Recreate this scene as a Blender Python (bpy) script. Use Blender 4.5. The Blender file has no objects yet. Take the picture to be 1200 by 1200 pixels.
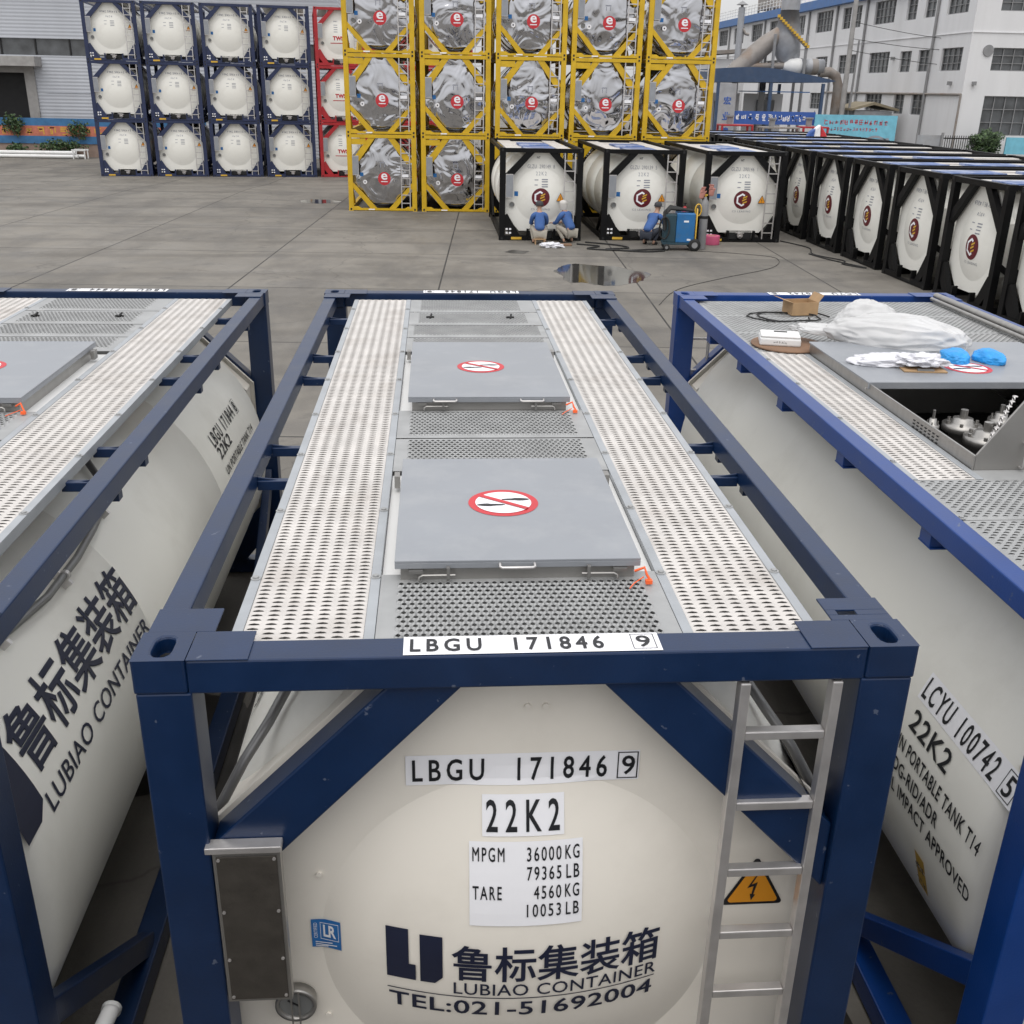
import bpy, bmesh, math, random
from mathutils import Vector, Matrix, noise
R_ = math.radians
random.seed(11)
S = bpy.context.scene
COL = S.collection

# ---------------------------------------------------------------- camera, sky, sun, exposure
cam_d = bpy.data.cameras.new('camera'); cam = bpy.data.objects.new('camera', cam_d); COL.objects.link(cam)
yaw, pitch, roll = 0.078, 0.394, 0.020
fwd = Vector((math.sin(yaw)*math.cos(pitch), math.cos(yaw)*math.cos(pitch), -math.sin(pitch)))
r0 = Vector((math.cos(yaw), -math.sin(yaw), 0)); u0 = r0.cross(fwd)
rt = r0*math.cos(roll) + u0*math.sin(roll); up = -r0*math.sin(roll) + u0*math.cos(roll)
cam.matrix_world = Matrix(((rt.x, up.x, -fwd.x, -0.293), (rt.y, up.y, -fwd.y, -2.711), (rt.z, up.z, -fwd.z, 4.193), (0, 0, 0, 1)))
cam_d.sensor_width = 36; cam_d.lens = 36*1196.5/1200
cam_d.clip_start = 0.05; cam_d.clip_end = 2000
S.camera = cam
SUN_EL, SUN_AZ = 64, 165          # azimuth measured from +y towards -x: the light comes from behind the camera
W = bpy.data.worlds.new('World'); S.world = W; W.use_nodes = True
nt = W.node_tree; bg = nt.nodes['Background']
sky = nt.nodes.new('ShaderNodeTexSky'); sky.sky_type = 'NISHITA'; sky.sun_disc = False
sky.sun_elevation = R_(SUN_EL); sky.sun_rotation = R_(-SUN_AZ); sky.dust_density = 4; sky.air_density = 1.2; sky.ozone_density = 1
hs = nt.nodes.new('ShaderNodeHueSaturation'); hs.inputs['Saturation'].default_value = 0.30
nt.links.new(sky.outputs[0], hs.inputs['Color']); 
tcw = nt.nodes.new('ShaderNodeTexCoord'); sep = nt.nodes.new('ShaderNodeSeparateXYZ'); nt.links.new(tcw.outputs['Generated'], sep.inputs[0])
cie = nt.nodes.new('ShaderNodeMapRange'); cie.inputs[3].default_value = 11.0*.43; cie.inputs[4].default_value = 11.0; nt.links.new(sep.outputs['Z'], cie.inputs[0])   # overcast: brighter towards the zenith
tint = nt.nodes.new('ShaderNodeVectorMath'); tint.operation = 'SCALE'; tint.inputs[0].default_value = (1.0, 1.0, 1.015); nt.links.new(cie.outputs[0], tint.inputs['Scale'])
smx = nt.nodes.new('ShaderNodeMix'); smx.data_type = 'RGBA'; smx.inputs[0].default_value = .75
nt.links.new(hs.outputs[0], smx.inputs[6]); nt.links.new(tint.outputs[0], smx.inputs[7]); nt.links.new(smx.outputs[2], bg.inputs['Color'])
bg.inputs['Strength'].default_value = 0.1
sun_d = bpy.data.lights.new('sun', 'SUN'); sun_d.energy = 0.5; sun_d.angle = R_(60); sun_d.color = (1, .96, .9)
sun = bpy.data.objects.new('sun', sun_d); COL.objects.link(sun)
sdir = Vector((-math.sin(R_(SUN_AZ))*math.cos(R_(SUN_EL)), math.cos(R_(SUN_AZ))*math.cos(R_(SUN_EL)), math.sin(R_(SUN_EL))))
sun.rotation_euler = sdir.to_track_quat('Z', 'Y').to_euler()
S.view_settings.view_transform = 'Standard'; S.view_settings.look = 'None'
S.view_settings.exposure = 0.72; S.view_settings.gamma = 1.0
S.render.engine = 'CYCLES'; S.cycles.use_denoising = True
S.cycles.max_bounces = 6; S.cycles.diffuse_bounces = 3; S.cycles.glossy_bounces = 3

# ---------------------------------------------------------------- materials
def mat(name, col, rough=.5, metal=0, var=.12, scale=3, bump=0, bscale=40, spec=.5, dirt=None, dscale=1.2, damt=.5, stretch=None, coat=0, chips=None):
    m = bpy.data.materials.new(name); m.use_nodes = True
    n = m.node_tree.nodes; l = m.node_tree.links; b = n['Principled BSDF']
    b.inputs['Roughness'].default_value = rough; b.inputs['Metallic'].default_value = metal
    b.inputs['Specular IOR Level'].default_value = spec; b.inputs['Coat Weight'].default_value = coat
    tc = n.new('ShaderNodeTexCoord'); src = tc.outputs['Object']
    if stretch:
        mp = n.new('ShaderNodeMapping'); mp.inputs['Scale'].default_value = stretch; l.new(src, mp.inputs[0]); src = mp.outputs[0]
    no = n.new('ShaderNodeTexNoise'); no.inputs['Scale'].default_value = scale; no.inputs['Detail'].default_value = 6; l.new(src, no.inputs['Vector'])
    mx = n.new('ShaderNodeMix'); mx.data_type = 'RGBA'
    mx.inputs[6].default_value = (*[c*(1-var) for c in col], 1); mx.inputs[7].default_value = (*[min(1, c*(1+var)) for c in col], 1)
    rp = n.new('ShaderNodeMapRange'); rp.inputs[1].default_value = .3; rp.inputs[2].default_value = .7; l.new(no.outputs[0], rp.inputs[0]); l.new(rp.outputs[0], mx.inputs[0])
    out = mx.outputs[2]
    if dirt:
        n2 = n.new('ShaderNodeTexNoise'); n2.inputs['Scale'].default_value = dscale; n2.inputs['Detail'].default_value = 8; n2.inputs['Roughness'].default_value = .65; l.new(src, n2.inputs['Vector'])
        r2 = n.new('ShaderNodeMapRange'); r2.inputs[1].default_value = .5; r2.inputs[2].default_value = .75; r2.inputs[4].default_value = damt; l.new(n2.outputs[0], r2.inputs[0])
        m2 = n.new('ShaderNodeMix'); m2.data_type = 'RGBA'; l.new(r2.outputs[0], m2.inputs[0]); l.new(out, m2.inputs[6]); m2.inputs[7].default_value = (*dirt, 1); out = m2.outputs[2]
    if chips:
        n3 = n.new('ShaderNodeTexNoise'); n3.inputs['Scale'].default_value = 22; n3.inputs['Detail'].default_value = 5; l.new(tc.outputs['Object'], n3.inputs['Vector'])
        r3 = n.new('ShaderNodeMapRange'); r3.inputs[1].default_value = .70; r3.inputs[2].default_value = .72; r3.inputs[4].default_value = .7; l.new(n3.outputs[0], r3.inputs[0])
        m3 = n.new('ShaderNodeMix'); m3.data_type = 'RGBA'; l.new(r3.outputs[0], m3.inputs[0]); l.new(out, m3.inputs[6]); m3.inputs[7].default_value = (*chips, 1); out = m3.outputs[2]
    l.new(out, b.inputs['Base Color'])
    rr = n.new('ShaderNodeMapRange'); rr.inputs[3].default_value = max(0.02, rough*.8); rr.inputs[4].default_value = min(1, rough*1.2); l.new(no.outputs[0], rr.inputs[0]); l.new(rr.outputs[0], b.inputs['Roughness'])
    if bump:
        nb = n.new('ShaderNodeTexNoise'); nb.inputs['Scale'].default_value = bscale; nb.inputs['Detail'].default_value = 3; l.new(tc.outputs['Object'], nb.inputs['Vector'])
        bp = n.new('ShaderNodeBump'); bp.inputs['Strength'].default_value = bump; bp.inputs['Distance'].default_value = .02; l.new(nb.outputs[0], bp.inputs['Height']); l.new(bp.outputs[0], b.inputs['Normal'])
    return m

M = {}
M['navy'] = mat('navy_paint', (.003, .018, .063), .33, var=.14, scale=5, bump=.03, bscale=120, spec=.5, chips=(.10, .12, .17), dirt=(.012, .03, .085), dscale=2.5, damt=.25)
M['blue'] = mat('blue_paint', (.003, .040, .20), .33, var=.08, scale=5, bump=.04, bscale=120, spec=.5, chips=(.10, .12, .17), dirt=(.03, .06, .2), dscale=2.5, damt=.2)
M['navy2'] = mat('dark_navy_paint', (.016, .026, .075), .45, var=.15)
M['black'] = mat('black_paint', (.0045, .0045, .005), .5, var=.3, spec=.2)
M['red'] = mat('red_paint', (.38, .018, .025), .45)
M['yellow'] = mat('yellow_paint', (.60, .38, .010), .45, dirt=(.35, .2, .02), damt=.3)
M['white'] = mat('tank_white', (.84, .83, .775), .34, var=.03, scale=.8, bump=.015, bscale=6, dirt=(.64, .62, .56), dscale=1.5, damt=.45)
M['cream'] = mat('cream_plate', (.84, .795, .715), .42, var=.03, scale=.8, bump=.01, bscale=8, dirt=(.68, .635, .56), dscale=1.5, damt=.45)
M['walk'] = mat('anti_slip_deck', (.565, .54, .515), .55, .0, var=.1, scale=6, dirt=(.36, .32, .285), dscale=2.6, damt=.6)
M['flange'] = mat('aluminium_flange', (.37, .39, .41), .45, .25, var=.08, scale=8)
M['galv'] = mat('galvanised_grating', (.34, .345, .345), .5, .2, var=.12, scale=7)
M['lid'] = mat('lid_steel', (.285, .30, .325), .42, .2, var=.05, scale=2.5, bump=.02, bscale=60, dirt=(.36, .37, .385), dscale=4, damt=.6)
M['steel'] = mat('stainless_steel', (.34, .33, .315), .36, .8, var=.1, scale=3, stretch=(1, 8, 1))
M['alu'] = mat('ladder_aluminium', (.62, .60, .59), .36, .75, var=.1, scale=10)
M['darkpanel'] = mat('brown_grey_panel', (.05, .044, .037), .55, .2, var=.15, scale=20, bump=.05, bscale=90)
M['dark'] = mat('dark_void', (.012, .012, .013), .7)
M['plate'] = mat('white_sticker', (.86, .86, .89), .45, var=.02)
M['ink'] = mat('black_ink', (.008, .009, .012), .45)
M['navyink'] = mat('navy_ink', (.010, .014, .038), .45)
M['greyink'] = mat('grey_ink', (.28, .29, .33), .5)
M['redink'] = mat('red_ink', (.52, .03, .04), .45)
M['maroon'] = mat('maroon_ink', (.12, .008, .015), .45)
M['orange'] = mat('orange_sign', (.75, .30, .015), .45, var=.05)
M['gold'] = mat('gold_ink', (.62, .38, .04), .45)
M['skyblue'] = mat('blue_sticker', (.02, .16, .45), .45)
M['tag'] = mat('orange_plastic', (.85, .13, .03), .45)
M['whitepaint'] = mat('white_paint', (.74, .74, .73), .5, var=.04)
M['card'] = mat('cardboard', (.40, .26, .14), .8, var=.12, scale=10)
M['cardbrown'] = mat('brown_board', (.22, .13, .08), .8, var=.15, scale=10)
M['rubber'] = mat('black_rubber', (.014, .014, .014), .7)
M['gauge'] = mat('gauge_face', (.20, .205, .205), .25)
M['pan'] = mat('walkway_hole_shade', (.11, .105, .10), .7)  # dark colour standing in for the shade below the walkway holes
M['gratingshade'] = mat('grating_hole_shade', (.16, .16, .155), .6)  # grey standing in for the shade below the gratings
M['greypipe'] = mat('grey_conduit', (.22, .22, .22), .4, .5)

def chrome(name):
    m = bpy.data.materials.new(name); m.use_nodes = True; n = m.node_tree.nodes; l = m.node_tree.links; b = n['Principled BSDF']
    b.inputs['Base Color'].default_value = (.50, .50, .52, 1); b.inputs['Metallic'].default_value = 1; b.inputs['Roughness'].default_value = .07
    tc = n.new('ShaderNodeTexCoord'); oi = n.new('ShaderNodeObjectInfo')
    ad = n.new('ShaderNodeVectorMath'); ad.operation = 'ADD'; l.new(tc.outputs['Object'], ad.inputs[0]); l.new(oi.outputs['Location'], ad.inputs[1])
    no = n.new('ShaderNodeTexNoise'); no.inputs['Scale'].default_value = 1.15; no.inputs['Detail'].default_value = 1.6; no.inputs['Distortion'].default_value = 1.3; l.new(ad.outputs[0], no.inputs['Vector'])
    bp = n.new('ShaderNodeBump'); bp.inputs['Strength'].default_value = .5; bp.inputs['Distance'].default_value = .22; l.new(no.outputs[0], bp.inputs['Height']); l.new(bp.outputs[0], b.inputs['Normal'])
    return m
M['chrome'] = chrome('mirror_steel')

# ---------------------------------------------------------------- helpers
class MB:
    def __init__(s): s.v = []; s.f = []; s.m = []; s.sm = []
    def add(s, vs, fs, mi=0, smooth=False):
        o = len(s.v); s.v += [tuple(v) for v in vs]
        for f in fs: s.f.append([i+o for i in f]); s.m.append(mi); s.sm.append(smooth)
    def box(s, x0, x1, y0, y1, z0, z1, mi=0):
        s.add([(x0,y0,z0),(x1,y0,z0),(x1,y1,z0),(x0,y1,z0),(x0,y0,z1),(x1,y0,z1),(x1,y1,z1),(x0,y1,z1)],
              [(0,3,2,1),(4,5,6,7),(0,1,5,4),(1,2,6,5),(2,3,7,6),(3,0,4,7)], mi)
    def bar(s, a, b, w, h, upv=(0,0,1), mi=0):
        a = Vector(a); b = Vector(b); d = (b-a).normalized(); u = Vector(upv); sd = d.cross(u).normalized(); u = sd.cross(d).normalized()
        vs = []
        for p in (a, b):
            for i, j in ((-1,-1),(1,-1),(1,1),(-1,1)): vs.append(p+sd*(i*w/2)+u*(j*h/2))
        s.add(vs, [(0,1,2,3),(7,6,5,4),(0,4,5,1),(1,5,6,2),(2,6,7,3),(3,7,4,0)], mi)
    def prism(s, pts, axis, a, b, mi=0):
        n = len(pts)
        def P(p, t):
            return (t, p[0], p[1]) if axis == 'x' else ((p[0], t, p[1]) if axis == 'y' else (p[0], p[1], t))
        s.add([P(p, a) for p in pts]+[P(p, b) for p in pts], [list(range(n-1,-1,-1)), list(range(n, 2*n))]+[(i, (i+1) % n, n+(i+1) % n, n+i) for i in range(n)], mi)
    def cyl(s, a, b, r, n=12, mi=0, r2=None, caps=True):
        a = Vector(a); b = Vector(b); d = (b-a).normalized(); t = Vector((1,0,0)) if abs(d.x) < .9 else Vector((0,1,0))
        u = d.cross(t).normalized(); w = d.cross(u); r2 = r if r2 is None else r2
        vs = [a+(u*math.cos(2*math.pi*i/n)+w*math.sin(2*math.pi*i/n))*r for i in range(n)]+[b+(u*math.cos(2*math.pi*i/n)+w*math.sin(2*math.pi*i/n))*r2 for i in range(n)]
        s.add(vs, [(i, (i+1) % n, n+(i+1) % n, n+i) for i in range(n)], mi, True)
        if caps: s.add(vs, [list(range(n-1,-1,-1)), list(range(n, 2*n))], mi)
    def tube(s, pts, r, n=8, mi=0):
        pts = [Vector(p) for p in pts]; rings = []; pu = None
        for i, p in enumerate(pts):
            d = (pts[min(i+1, len(pts)-1)]-pts[max(i-1, 0)]).normalized()
            if pu is None:
                t = Vector((0,0,1)) if abs(d.z) < .9 else Vector((1,0,0)); u = d.cross(t).normalized()
            else: u = (pu-d*pu.dot(d)).normalized()
            pu = u; w = d.cross(u); rr = r[i] if isinstance(r, (list, tuple)) else r
            rings.append([p+(u*math.cos(2*math.pi*k/n)+w*math.sin(2*math.pi*k/n))*rr for k in range(n)])
        vs = [v for q in rings for v in q]; fs = []
        for i in range(len(pts)-1):
            for k in range(n): fs.append((i*n+k, i*n+(k+1) % n, (i+1)*n+(k+1) % n, (i+1)*n+k))
        s.add(vs, fs, mi, True); m = len(pts)-1
        s.add(vs, [list(range(n-1,-1,-1)), [m*n+k for k in range(n)]], mi)
    def lathe(s, prof, axis='y', c=(0,0,0), n=32, mi=0, smooth=True):      # prof: (radius, position along the axis)
        vs = []
        for r, t in prof:
            for k in range(n):
                a = 2*math.pi*k/n; p = (r*math.cos(a), t, r*math.sin(a)) if axis == 'y' else ((r*math.cos(a), r*math.sin(a), t) if axis == 'z' else (t, r*math.cos(a), r*math.sin(a)))
                vs.append((p[0]+c[0], p[1]+c[1], p[2]+c[2]))
        s.add(vs, [(i*n+k, i*n+(k+1) % n, (i+1)*n+(k+1) % n, (i+1)*n+k) for i in range(len(prof)-1) for k in range(n)], mi, smooth)
    def build(s, name, mats, parent=None, bevel=0, loc=None, merge=False, seg=2):
        me = bpy.data.meshes.new(name); me.from_pydata(s.v, [], s.f)
        for m in (mats if isinstance(mats, (list, tuple)) else [mats]): me.materials.append(m)
        me.polygons.foreach_set('material_index', s.m); me.polygons.foreach_set('use_smooth', s.sm)
        bm = bmesh.new(); bm.from_mesh(me)
        if merge: bmesh.ops.remove_doubles(bm, verts=bm.verts, dist=1e-5)
        bmesh.ops.recalc_face_normals(bm, faces=bm.faces)
        bm.to_mesh(me); bm.free()
        o = bpy.data.objects.new(name, me); COL.objects.link(o)
        if parent: o.parent = parent
        if loc: o.location = loc
        if bevel:
            b = o.modifiers.new('bevel', 'BEVEL'); b.width = bevel; b.segments = seg; b.limit_method = 'ANGLE'; b.harden_normals = False
        return o
def tag(o, label, cat, group=None, kind=None):
    if label: o['label'] = label
    if cat: o['category'] = cat
    if group: o['group'] = group
    if kind: o['kind'] = kind
    return o
def thing(name, label, cat, loc=(0,0,0), rz=0, group=None):
    o = bpy.data.objects.new(name, None); o.empty_display_size = .3; COL.objects.link(o); o.location = loc; o.rotation_euler = (0,0,rz)
    return tag(o, label, cat, group)
def struct(o): o['kind'] = 'structure'; return o
KIDS = {}
def copy_tree(o, parent=None, skip=()):
    c = o.copy(); COL.objects.link(c)
    if parent: c.parent = parent
    if o.name not in KIDS: KIDS[o.name] = list(o.children)
    for ch in KIDS[o.name]:
        if ch.name.split('.')[0] in skip: continue
        copy_tree(ch, c, skip)
    return c
# lettering: a font curve turned into a gridded flat bmesh fitted to w x h, lower left at the origin
def text_bm(body, w=None, h=None, bold=0, spacing=1, grid=None, align='LEFT', line=1.0):
    cu = bpy.data.curves.new('txt', 'FONT'); cu.body = body; cu.size = 1; cu.bevel_depth = bold; cu.bevel_resolution = 0; cu.space_character = spacing; cu.align_x = align; cu.space_line = line
    cu.resolution_u = 3
    ob = bpy.data.objects.new('txt', cu); COL.objects.link(ob)
    dg = bpy.context.evaluated_depsgraph_get(); ev = ob.evaluated_get(dg); me = bpy.data.meshes.new_from_object(ev, depsgraph=dg)
    bpy.data.objects.remove(ob); bpy.data.curves.remove(cu)
    bm = bmesh.new(); bm.from_mesh(me); bpy.data.meshes.remove(me)
    xs = [v.co.x for v in bm.verts]; ys = [v.co.y for v in bm.verts]
    x0, x1, y0, y1 = min(xs), max(xs), min(ys), max(ys)
    sx = w/(x1-x0) if w else None; sy = h/(y1-y0) if h else None
    sx = sx or sy; sy = sy or sx
    for v in bm.verts: v.co = ((v.co.x-x0)*sx, (v.co.y-y0)*sy, (v.co.z+bold)*.0004/max(bold, 1e-6) if bold else 0)
    if grid: grid_bm(bm, grid)
    return bm
def grid_bm(bm, g):
    for ax in (0, 1):
        hi = max(v.co[ax] for v in bm.verts); lo = min(v.co[ax] for v in bm.verts); k = math.floor(lo/g)*g+g
        while k < hi:
            p = [0,0,0]; p[ax] = k; nrm = [0,0,0]; nrm[ax] = 1
            bmesh.ops.bisect_plane(bm, geom=bm.verts[:]+bm.edges[:]+bm.faces[:], plane_co=p, plane_no=nrm); k += g
def poly_bm(polys, grid=None):
    bm = bmesh.new()
    for p in polys: bm.faces.new([bm.verts.new((x, y, 0)) for x, y in p])
    if grid: grid_bm(bm, grid)
    return bm
def join_bm(bms):
    out = bmesh.new()
    for b, dx, dy in bms:
        vm = {v: out.verts.new((v.co.x+dx, v.co.y+dy, v.co.z)) for v in b.verts}
        for f in b.faces:
            try: out.faces.new([vm[v] for v in f.verts])
            except ValueError: pass
        b.free()
    return out
def place_bm(bm, fn, name, m, parent, out_dir=None):
    for v in bm.verts:
        u_, v_, w_ = v.co; p = Vector(fn(u_, v_))
        if w_: n_ = (Vector(fn(u_+.001, v_))-p).cross(Vector(fn(u_, v_+.001))-p); p = p+n_.normalized()*w_
        v.co = p
    me = bpy.data.meshes.new(name); bm.to_mesh(me); bm.free(); me.materials.append(m)
    o = bpy.data.objects.new(name, me); COL.objects.link(o)
    if parent: o.parent = parent
    return o
def rect(x0, x1, y0, y1): return [(x0,y0),(x1,y0),(x1,y1),(x0,y1)]
def circ(cx, cy, r, n=32, ry=None): return [(cx+r*math.cos(2*math.pi*i/n), cy+(ry or r)*math.sin(2*math.pi*i/n)) for i in range(n)]
def ring_polys(cx, cy, r0, r1, n=40, a0=0, a1=360):
    out = []
    for i in range(n):
        a = R_(a0+(a1-a0)*i/n); b = R_(a0+(a1-a0)*(i+1)/n)
        out.append([(cx+r0*math.cos(a), cy+r0*math.sin(a)), (cx+r1*math.cos(a), cy+r1*math.sin(a)), (cx+r1*math.cos(b), cy+r1*math.sin(b)), (cx+r0*math.cos(b), cy+r0*math.sin(b))])
    return out
def glyph_polys(n, w, h, gap, rng, x=0, y=0, strokes=5):       # rows of unreadable brush-like marks for lettering too small to read
    out = []; t = h*.13
    for i in range(n):
        X = x+i*(w+gap)
        for k in range(strokes):
            if rng.random() < .55:
                yy = y+rng.choice((0, .22, .44, .66, .87))*h; a = rng.uniform(0, .3)*w; b = rng.uniform(.7, 1)*w; out.append(rect(X+a, X+b, yy, yy+t))
            else:
                xx = X+rng.choice((.05, .3, .5, .75, .9))*w; a = rng.uniform(0, .3)*h; b = rng.uniform(.6, 1)*h; out.append(rect(xx-t/2, xx+t/2, y+a, y+b))
    return out
def holes_sheet(mb, x0, x1, y0, y1, px, py, a, b, rise, stagger=False, teardrop=False, N=8, mi=0):
    nx = max(1, round((x1-x0)/px)); ny = max(1, round((y1-y0)/py)); px = (x1-x0)/nx; py = (y1-y0)/ny
    for j in range(ny):
        off = px/2 if (stagger and j % 2) else 0
        if off:
            yb = y0+j*py; mb.add([(x0,yb,0),(x0+off,yb,0),(x0+off,yb+py,0),(x0,yb+py,0)], [(0,1,2,3)], mi)
            mb.add([(x1-off,yb,0),(x1,yb,0),(x1,yb+py,0),(x1-off,yb+py,0)], [(0,1,2,3)], mi)
        for i in range(nx-(1 if off else 0)):
            cx = x0+off+(i+.5)*px; cy = y0+(j+.5)*py; out = []; rim = []; low = []
            for k in range(N):
                t = 2*math.pi*k/N; c, s_ = math.cos(t), math.sin(t)
                q = max(abs(c), abs(s_)); out.append((cx+c/q*px/2, cy+s_/q*py/2, 0))
                sc = (1-.45*max(0, s_)) if teardrop else 1
                e = a*(c if not teardrop else c*sc); f_ = b*(s_ if not teardrop else s_*(1.25 if s_ > 0 else 1))
                if not teardrop: f_ = b*s_*(1-.25*abs(c))
                hh = rise*(1 if teardrop else (.35+.65*abs(s_)))
                rim.append((cx+e, cy+f_, hh)); low.append((cx+e*.97, cy+f_*.94, hh-.0012))
            n = N
            mb.add(out+rim+low, [(k, (k+1) % n, n+(k+1) % n, n+k) for k in range(n)]+[(n+k, n+(k+1) % n, 2*n+(k+1) % n, 2*n+k) for k in range(n)], mi, False)

# ---------------------------------------------------------------- ground
ZF = -0.18
def gz(y): 
    t = min(1, max(0, (y-42)/7)); return ZF*t*t*(3-2*t)
def ground_mat():
    m = bpy.data.materials.new('yard_concrete'); m.use_nodes = True; n = m.node_tree.nodes; l = m.node_tree.links; b = n['Principled BSDF']
    tc = n.new('ShaderNodeTexCoord'); P = tc.outputs['Object']
    def noise_(sc, det=6, ro=.6, vec=P, st=None):
        if st:
            mp = n.new('ShaderNodeMapping'); mp.inputs['Scale'].default_value = st; l.new(vec, mp.inputs[0]); vec = mp.outputs[0]
        x = n.new('ShaderNodeTexNoise'); x.inputs['Scale'].default_value = sc; x.inputs['Detail'].default_value = det; x.inputs['Roughness'].default_value = ro; l.new(vec, x.inputs['Vector']); return x.outputs[0]
    def rng(v, a, b_, c=0, d=1):
        r = n.new('ShaderNodeMapRange'); r.inputs[1].default_value = a; r.inputs[2].default_value = b_; r.inputs[3].default_value = c; r.inputs[4].default_value = d; l.new(v, r.inputs[0]); return r.outputs[0]
    def mix(f, A, B):
        x = n.new('ShaderNodeMix'); x.data_type = 'RGBA'; l.new(f, x.inputs[0])
        for i, v in ((6, A), (7, B)):
            if isinstance(v, tuple): x.inputs[i].default_value = (*v, 1)
            else: l.new(v, x.inputs[i])
        return x.outputs[2]
    c = mix(rng(noise_(.25), .35, .65), (.128, .117, .100), (.198, .182, .158))
    c = mix(rng(noise_(1.4, 8), .45, .7, 0, .7), c, (.225, .207, .178))
    c = mix(rng(noise_(.5, 8, .65, P, (1, .35, 1)), .48, .68, 0, .75), c, (.088, .082, .075))
    c = mix(rng(noise_(.9, 9, .7), .56, .70, 0, .6), c, (.065, .061, .056))
    c = mix(rng(noise_(40, 4), .4, .7, 0, .18), c, (.10, .095, .09))
    br = n.new('ShaderNodeTexBrick'); br.offset = 0; br.inputs['Scale'].default_value = 1; br.inputs['Brick Width'].default_value = 4.6; br.inputs['Row Height'].default_value = 5.2
    br.inputs['Mortar Size'].default_value = .022; br.inputs['Mortar Smooth'].default_value = .3
    mp = n.new('ShaderNodeMapping'); mp.inputs['Location'].default_value = (1.3, .6, 0); mp.inputs['Rotation'].default_value = (0, 0, R_(3)); l.new(P, mp.inputs[0]); l.new(mp.outputs[0], br.inputs['Vector'])
    br.inputs['Color1'].default_value = (.9, .9, .9, 1); br.inputs['Color2'].default_value = (1.08, 1.08, 1.08, 1)
    mu = n.new('ShaderNodeMix'); mu.data_type = 'RGBA'; mu.blend_type = 'MULTIPLY'; mu.inputs[0].default_value = 1; l.new(c, mu.inputs[6]); l.new(br.outputs['Color'], mu.inputs[7]); c = mu.outputs[2]
    c = mix(rng(br.outputs['Fac'], 0, 1, 0, .34), c, (.055, .05, .045))
    vo = n.new('ShaderNodeTexVoronoi'); vo.feature = 'DISTANCE_TO_EDGE'; vo.inputs['Scale'].default_value = .16
    wv = n.new('ShaderNodeVectorMath'); wv.operation = 'ADD'; nv = n.new('ShaderNodeTexNoise'); nv.inputs['Scale'].default_value = .8; nv.inputs['Detail'].default_value = 6; l.new(P, nv.inputs['Vector']); l.new(P, wv.inputs[0]); l.new(nv.outputs['Color'], wv.inputs[1]); l.new(wv.outputs[0], vo.inputs['Vector'])
    c = mix(rng(vo.outputs['Distance'], .0, .0035, .55, 0), c, (.06, .054, .047))
    tw = n.new('ShaderNodeTexWave'); tw.wave_type = 'RINGS'; tw.inputs['Scale'].default_value = .11; tw.inputs['Distortion'].default_value = 2.2; tw.inputs['Detail'].default_value = 2; mp2 = n.new('ShaderNodeMapping'); mp2.inputs['Location'].default_value = (14, -9, 0); l.new(P, mp2.inputs[0]); l.new(mp2.outputs[0], tw.inputs['Vector'])
    c = mix(rng(tw.outputs['Fac'], .86, .99, 0, .30), c, (.07, .064, .057))
    l.new(c, b.inputs['Base Color'])
    l.new(rng(noise_(.7, 6), .35, .65, .55, .85), b.inputs['Roughness'])
    bp = n.new('ShaderNodeBump'); bp.inputs['Strength'].default_value = .25; bp.inputs['Distance'].default_value = .02; l.new(noise_(25, 5), bp.inputs['Height']); l.new(bp.outputs[0], b.inputs['Normal'])
    return m
M['ground'] = ground_mat()
g = MB(); ys = [-600, -100, -20, 0, 10, 20, 30, 38, 42, 43, 44, 45, 46, 47, 48, 49, 60, 90, 140, 300, 900]; xs = [-700, -100, -40, -20, 0, 20, 40, 100, 700]
g.add([(x, y, gz(y)) for y in ys for x in xs], [(j*len(xs)+i, j*len(xs)+i+1, (j+1)*len(xs)+i+1, (j+1)*len(xs)+i) for j in range(len(ys)-1) for i in range(len(xs)-1)])
struct(g.build('ground', M['ground'], merge=False))
M['wet'] = mat('puddle_water', (.045, .043, .04), .06, var=.2, spec=.9)
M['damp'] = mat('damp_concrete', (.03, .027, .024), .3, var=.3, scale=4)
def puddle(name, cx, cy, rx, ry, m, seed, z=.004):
    pts = []
    for i in range(64):
        a = 2*math.pi*i/64; k = 1+.35*noise.noise((math.cos(a)*1.3+seed, math.sin(a)*1.3, seed*2))+.12*noise.noise((math.cos(a)*5, math.sin(a)*5, seed))
        pts.append((cx+rx*k*math.cos(a), cy+ry*k*math.sin(a), z))
    p = MB(); p.add(pts, [list(range(64))]); struct(p.build(name, m))
puddle('puddle', 3.7, 22.4, 1.12, 1.45, M['wet'], 3)
puddle('puddle', 1.95, 26.0, .32, .3, M['damp'], 5)
puddle('puddle', -4.75, 38.6, .75, .75, M['wet'], 7)
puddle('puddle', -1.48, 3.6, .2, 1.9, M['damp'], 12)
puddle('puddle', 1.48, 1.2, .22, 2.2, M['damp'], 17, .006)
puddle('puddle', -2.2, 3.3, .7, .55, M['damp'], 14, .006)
puddle('puddle', -1.62, 3.0, .25, .6, M['damp'], 15, .008)

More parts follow.
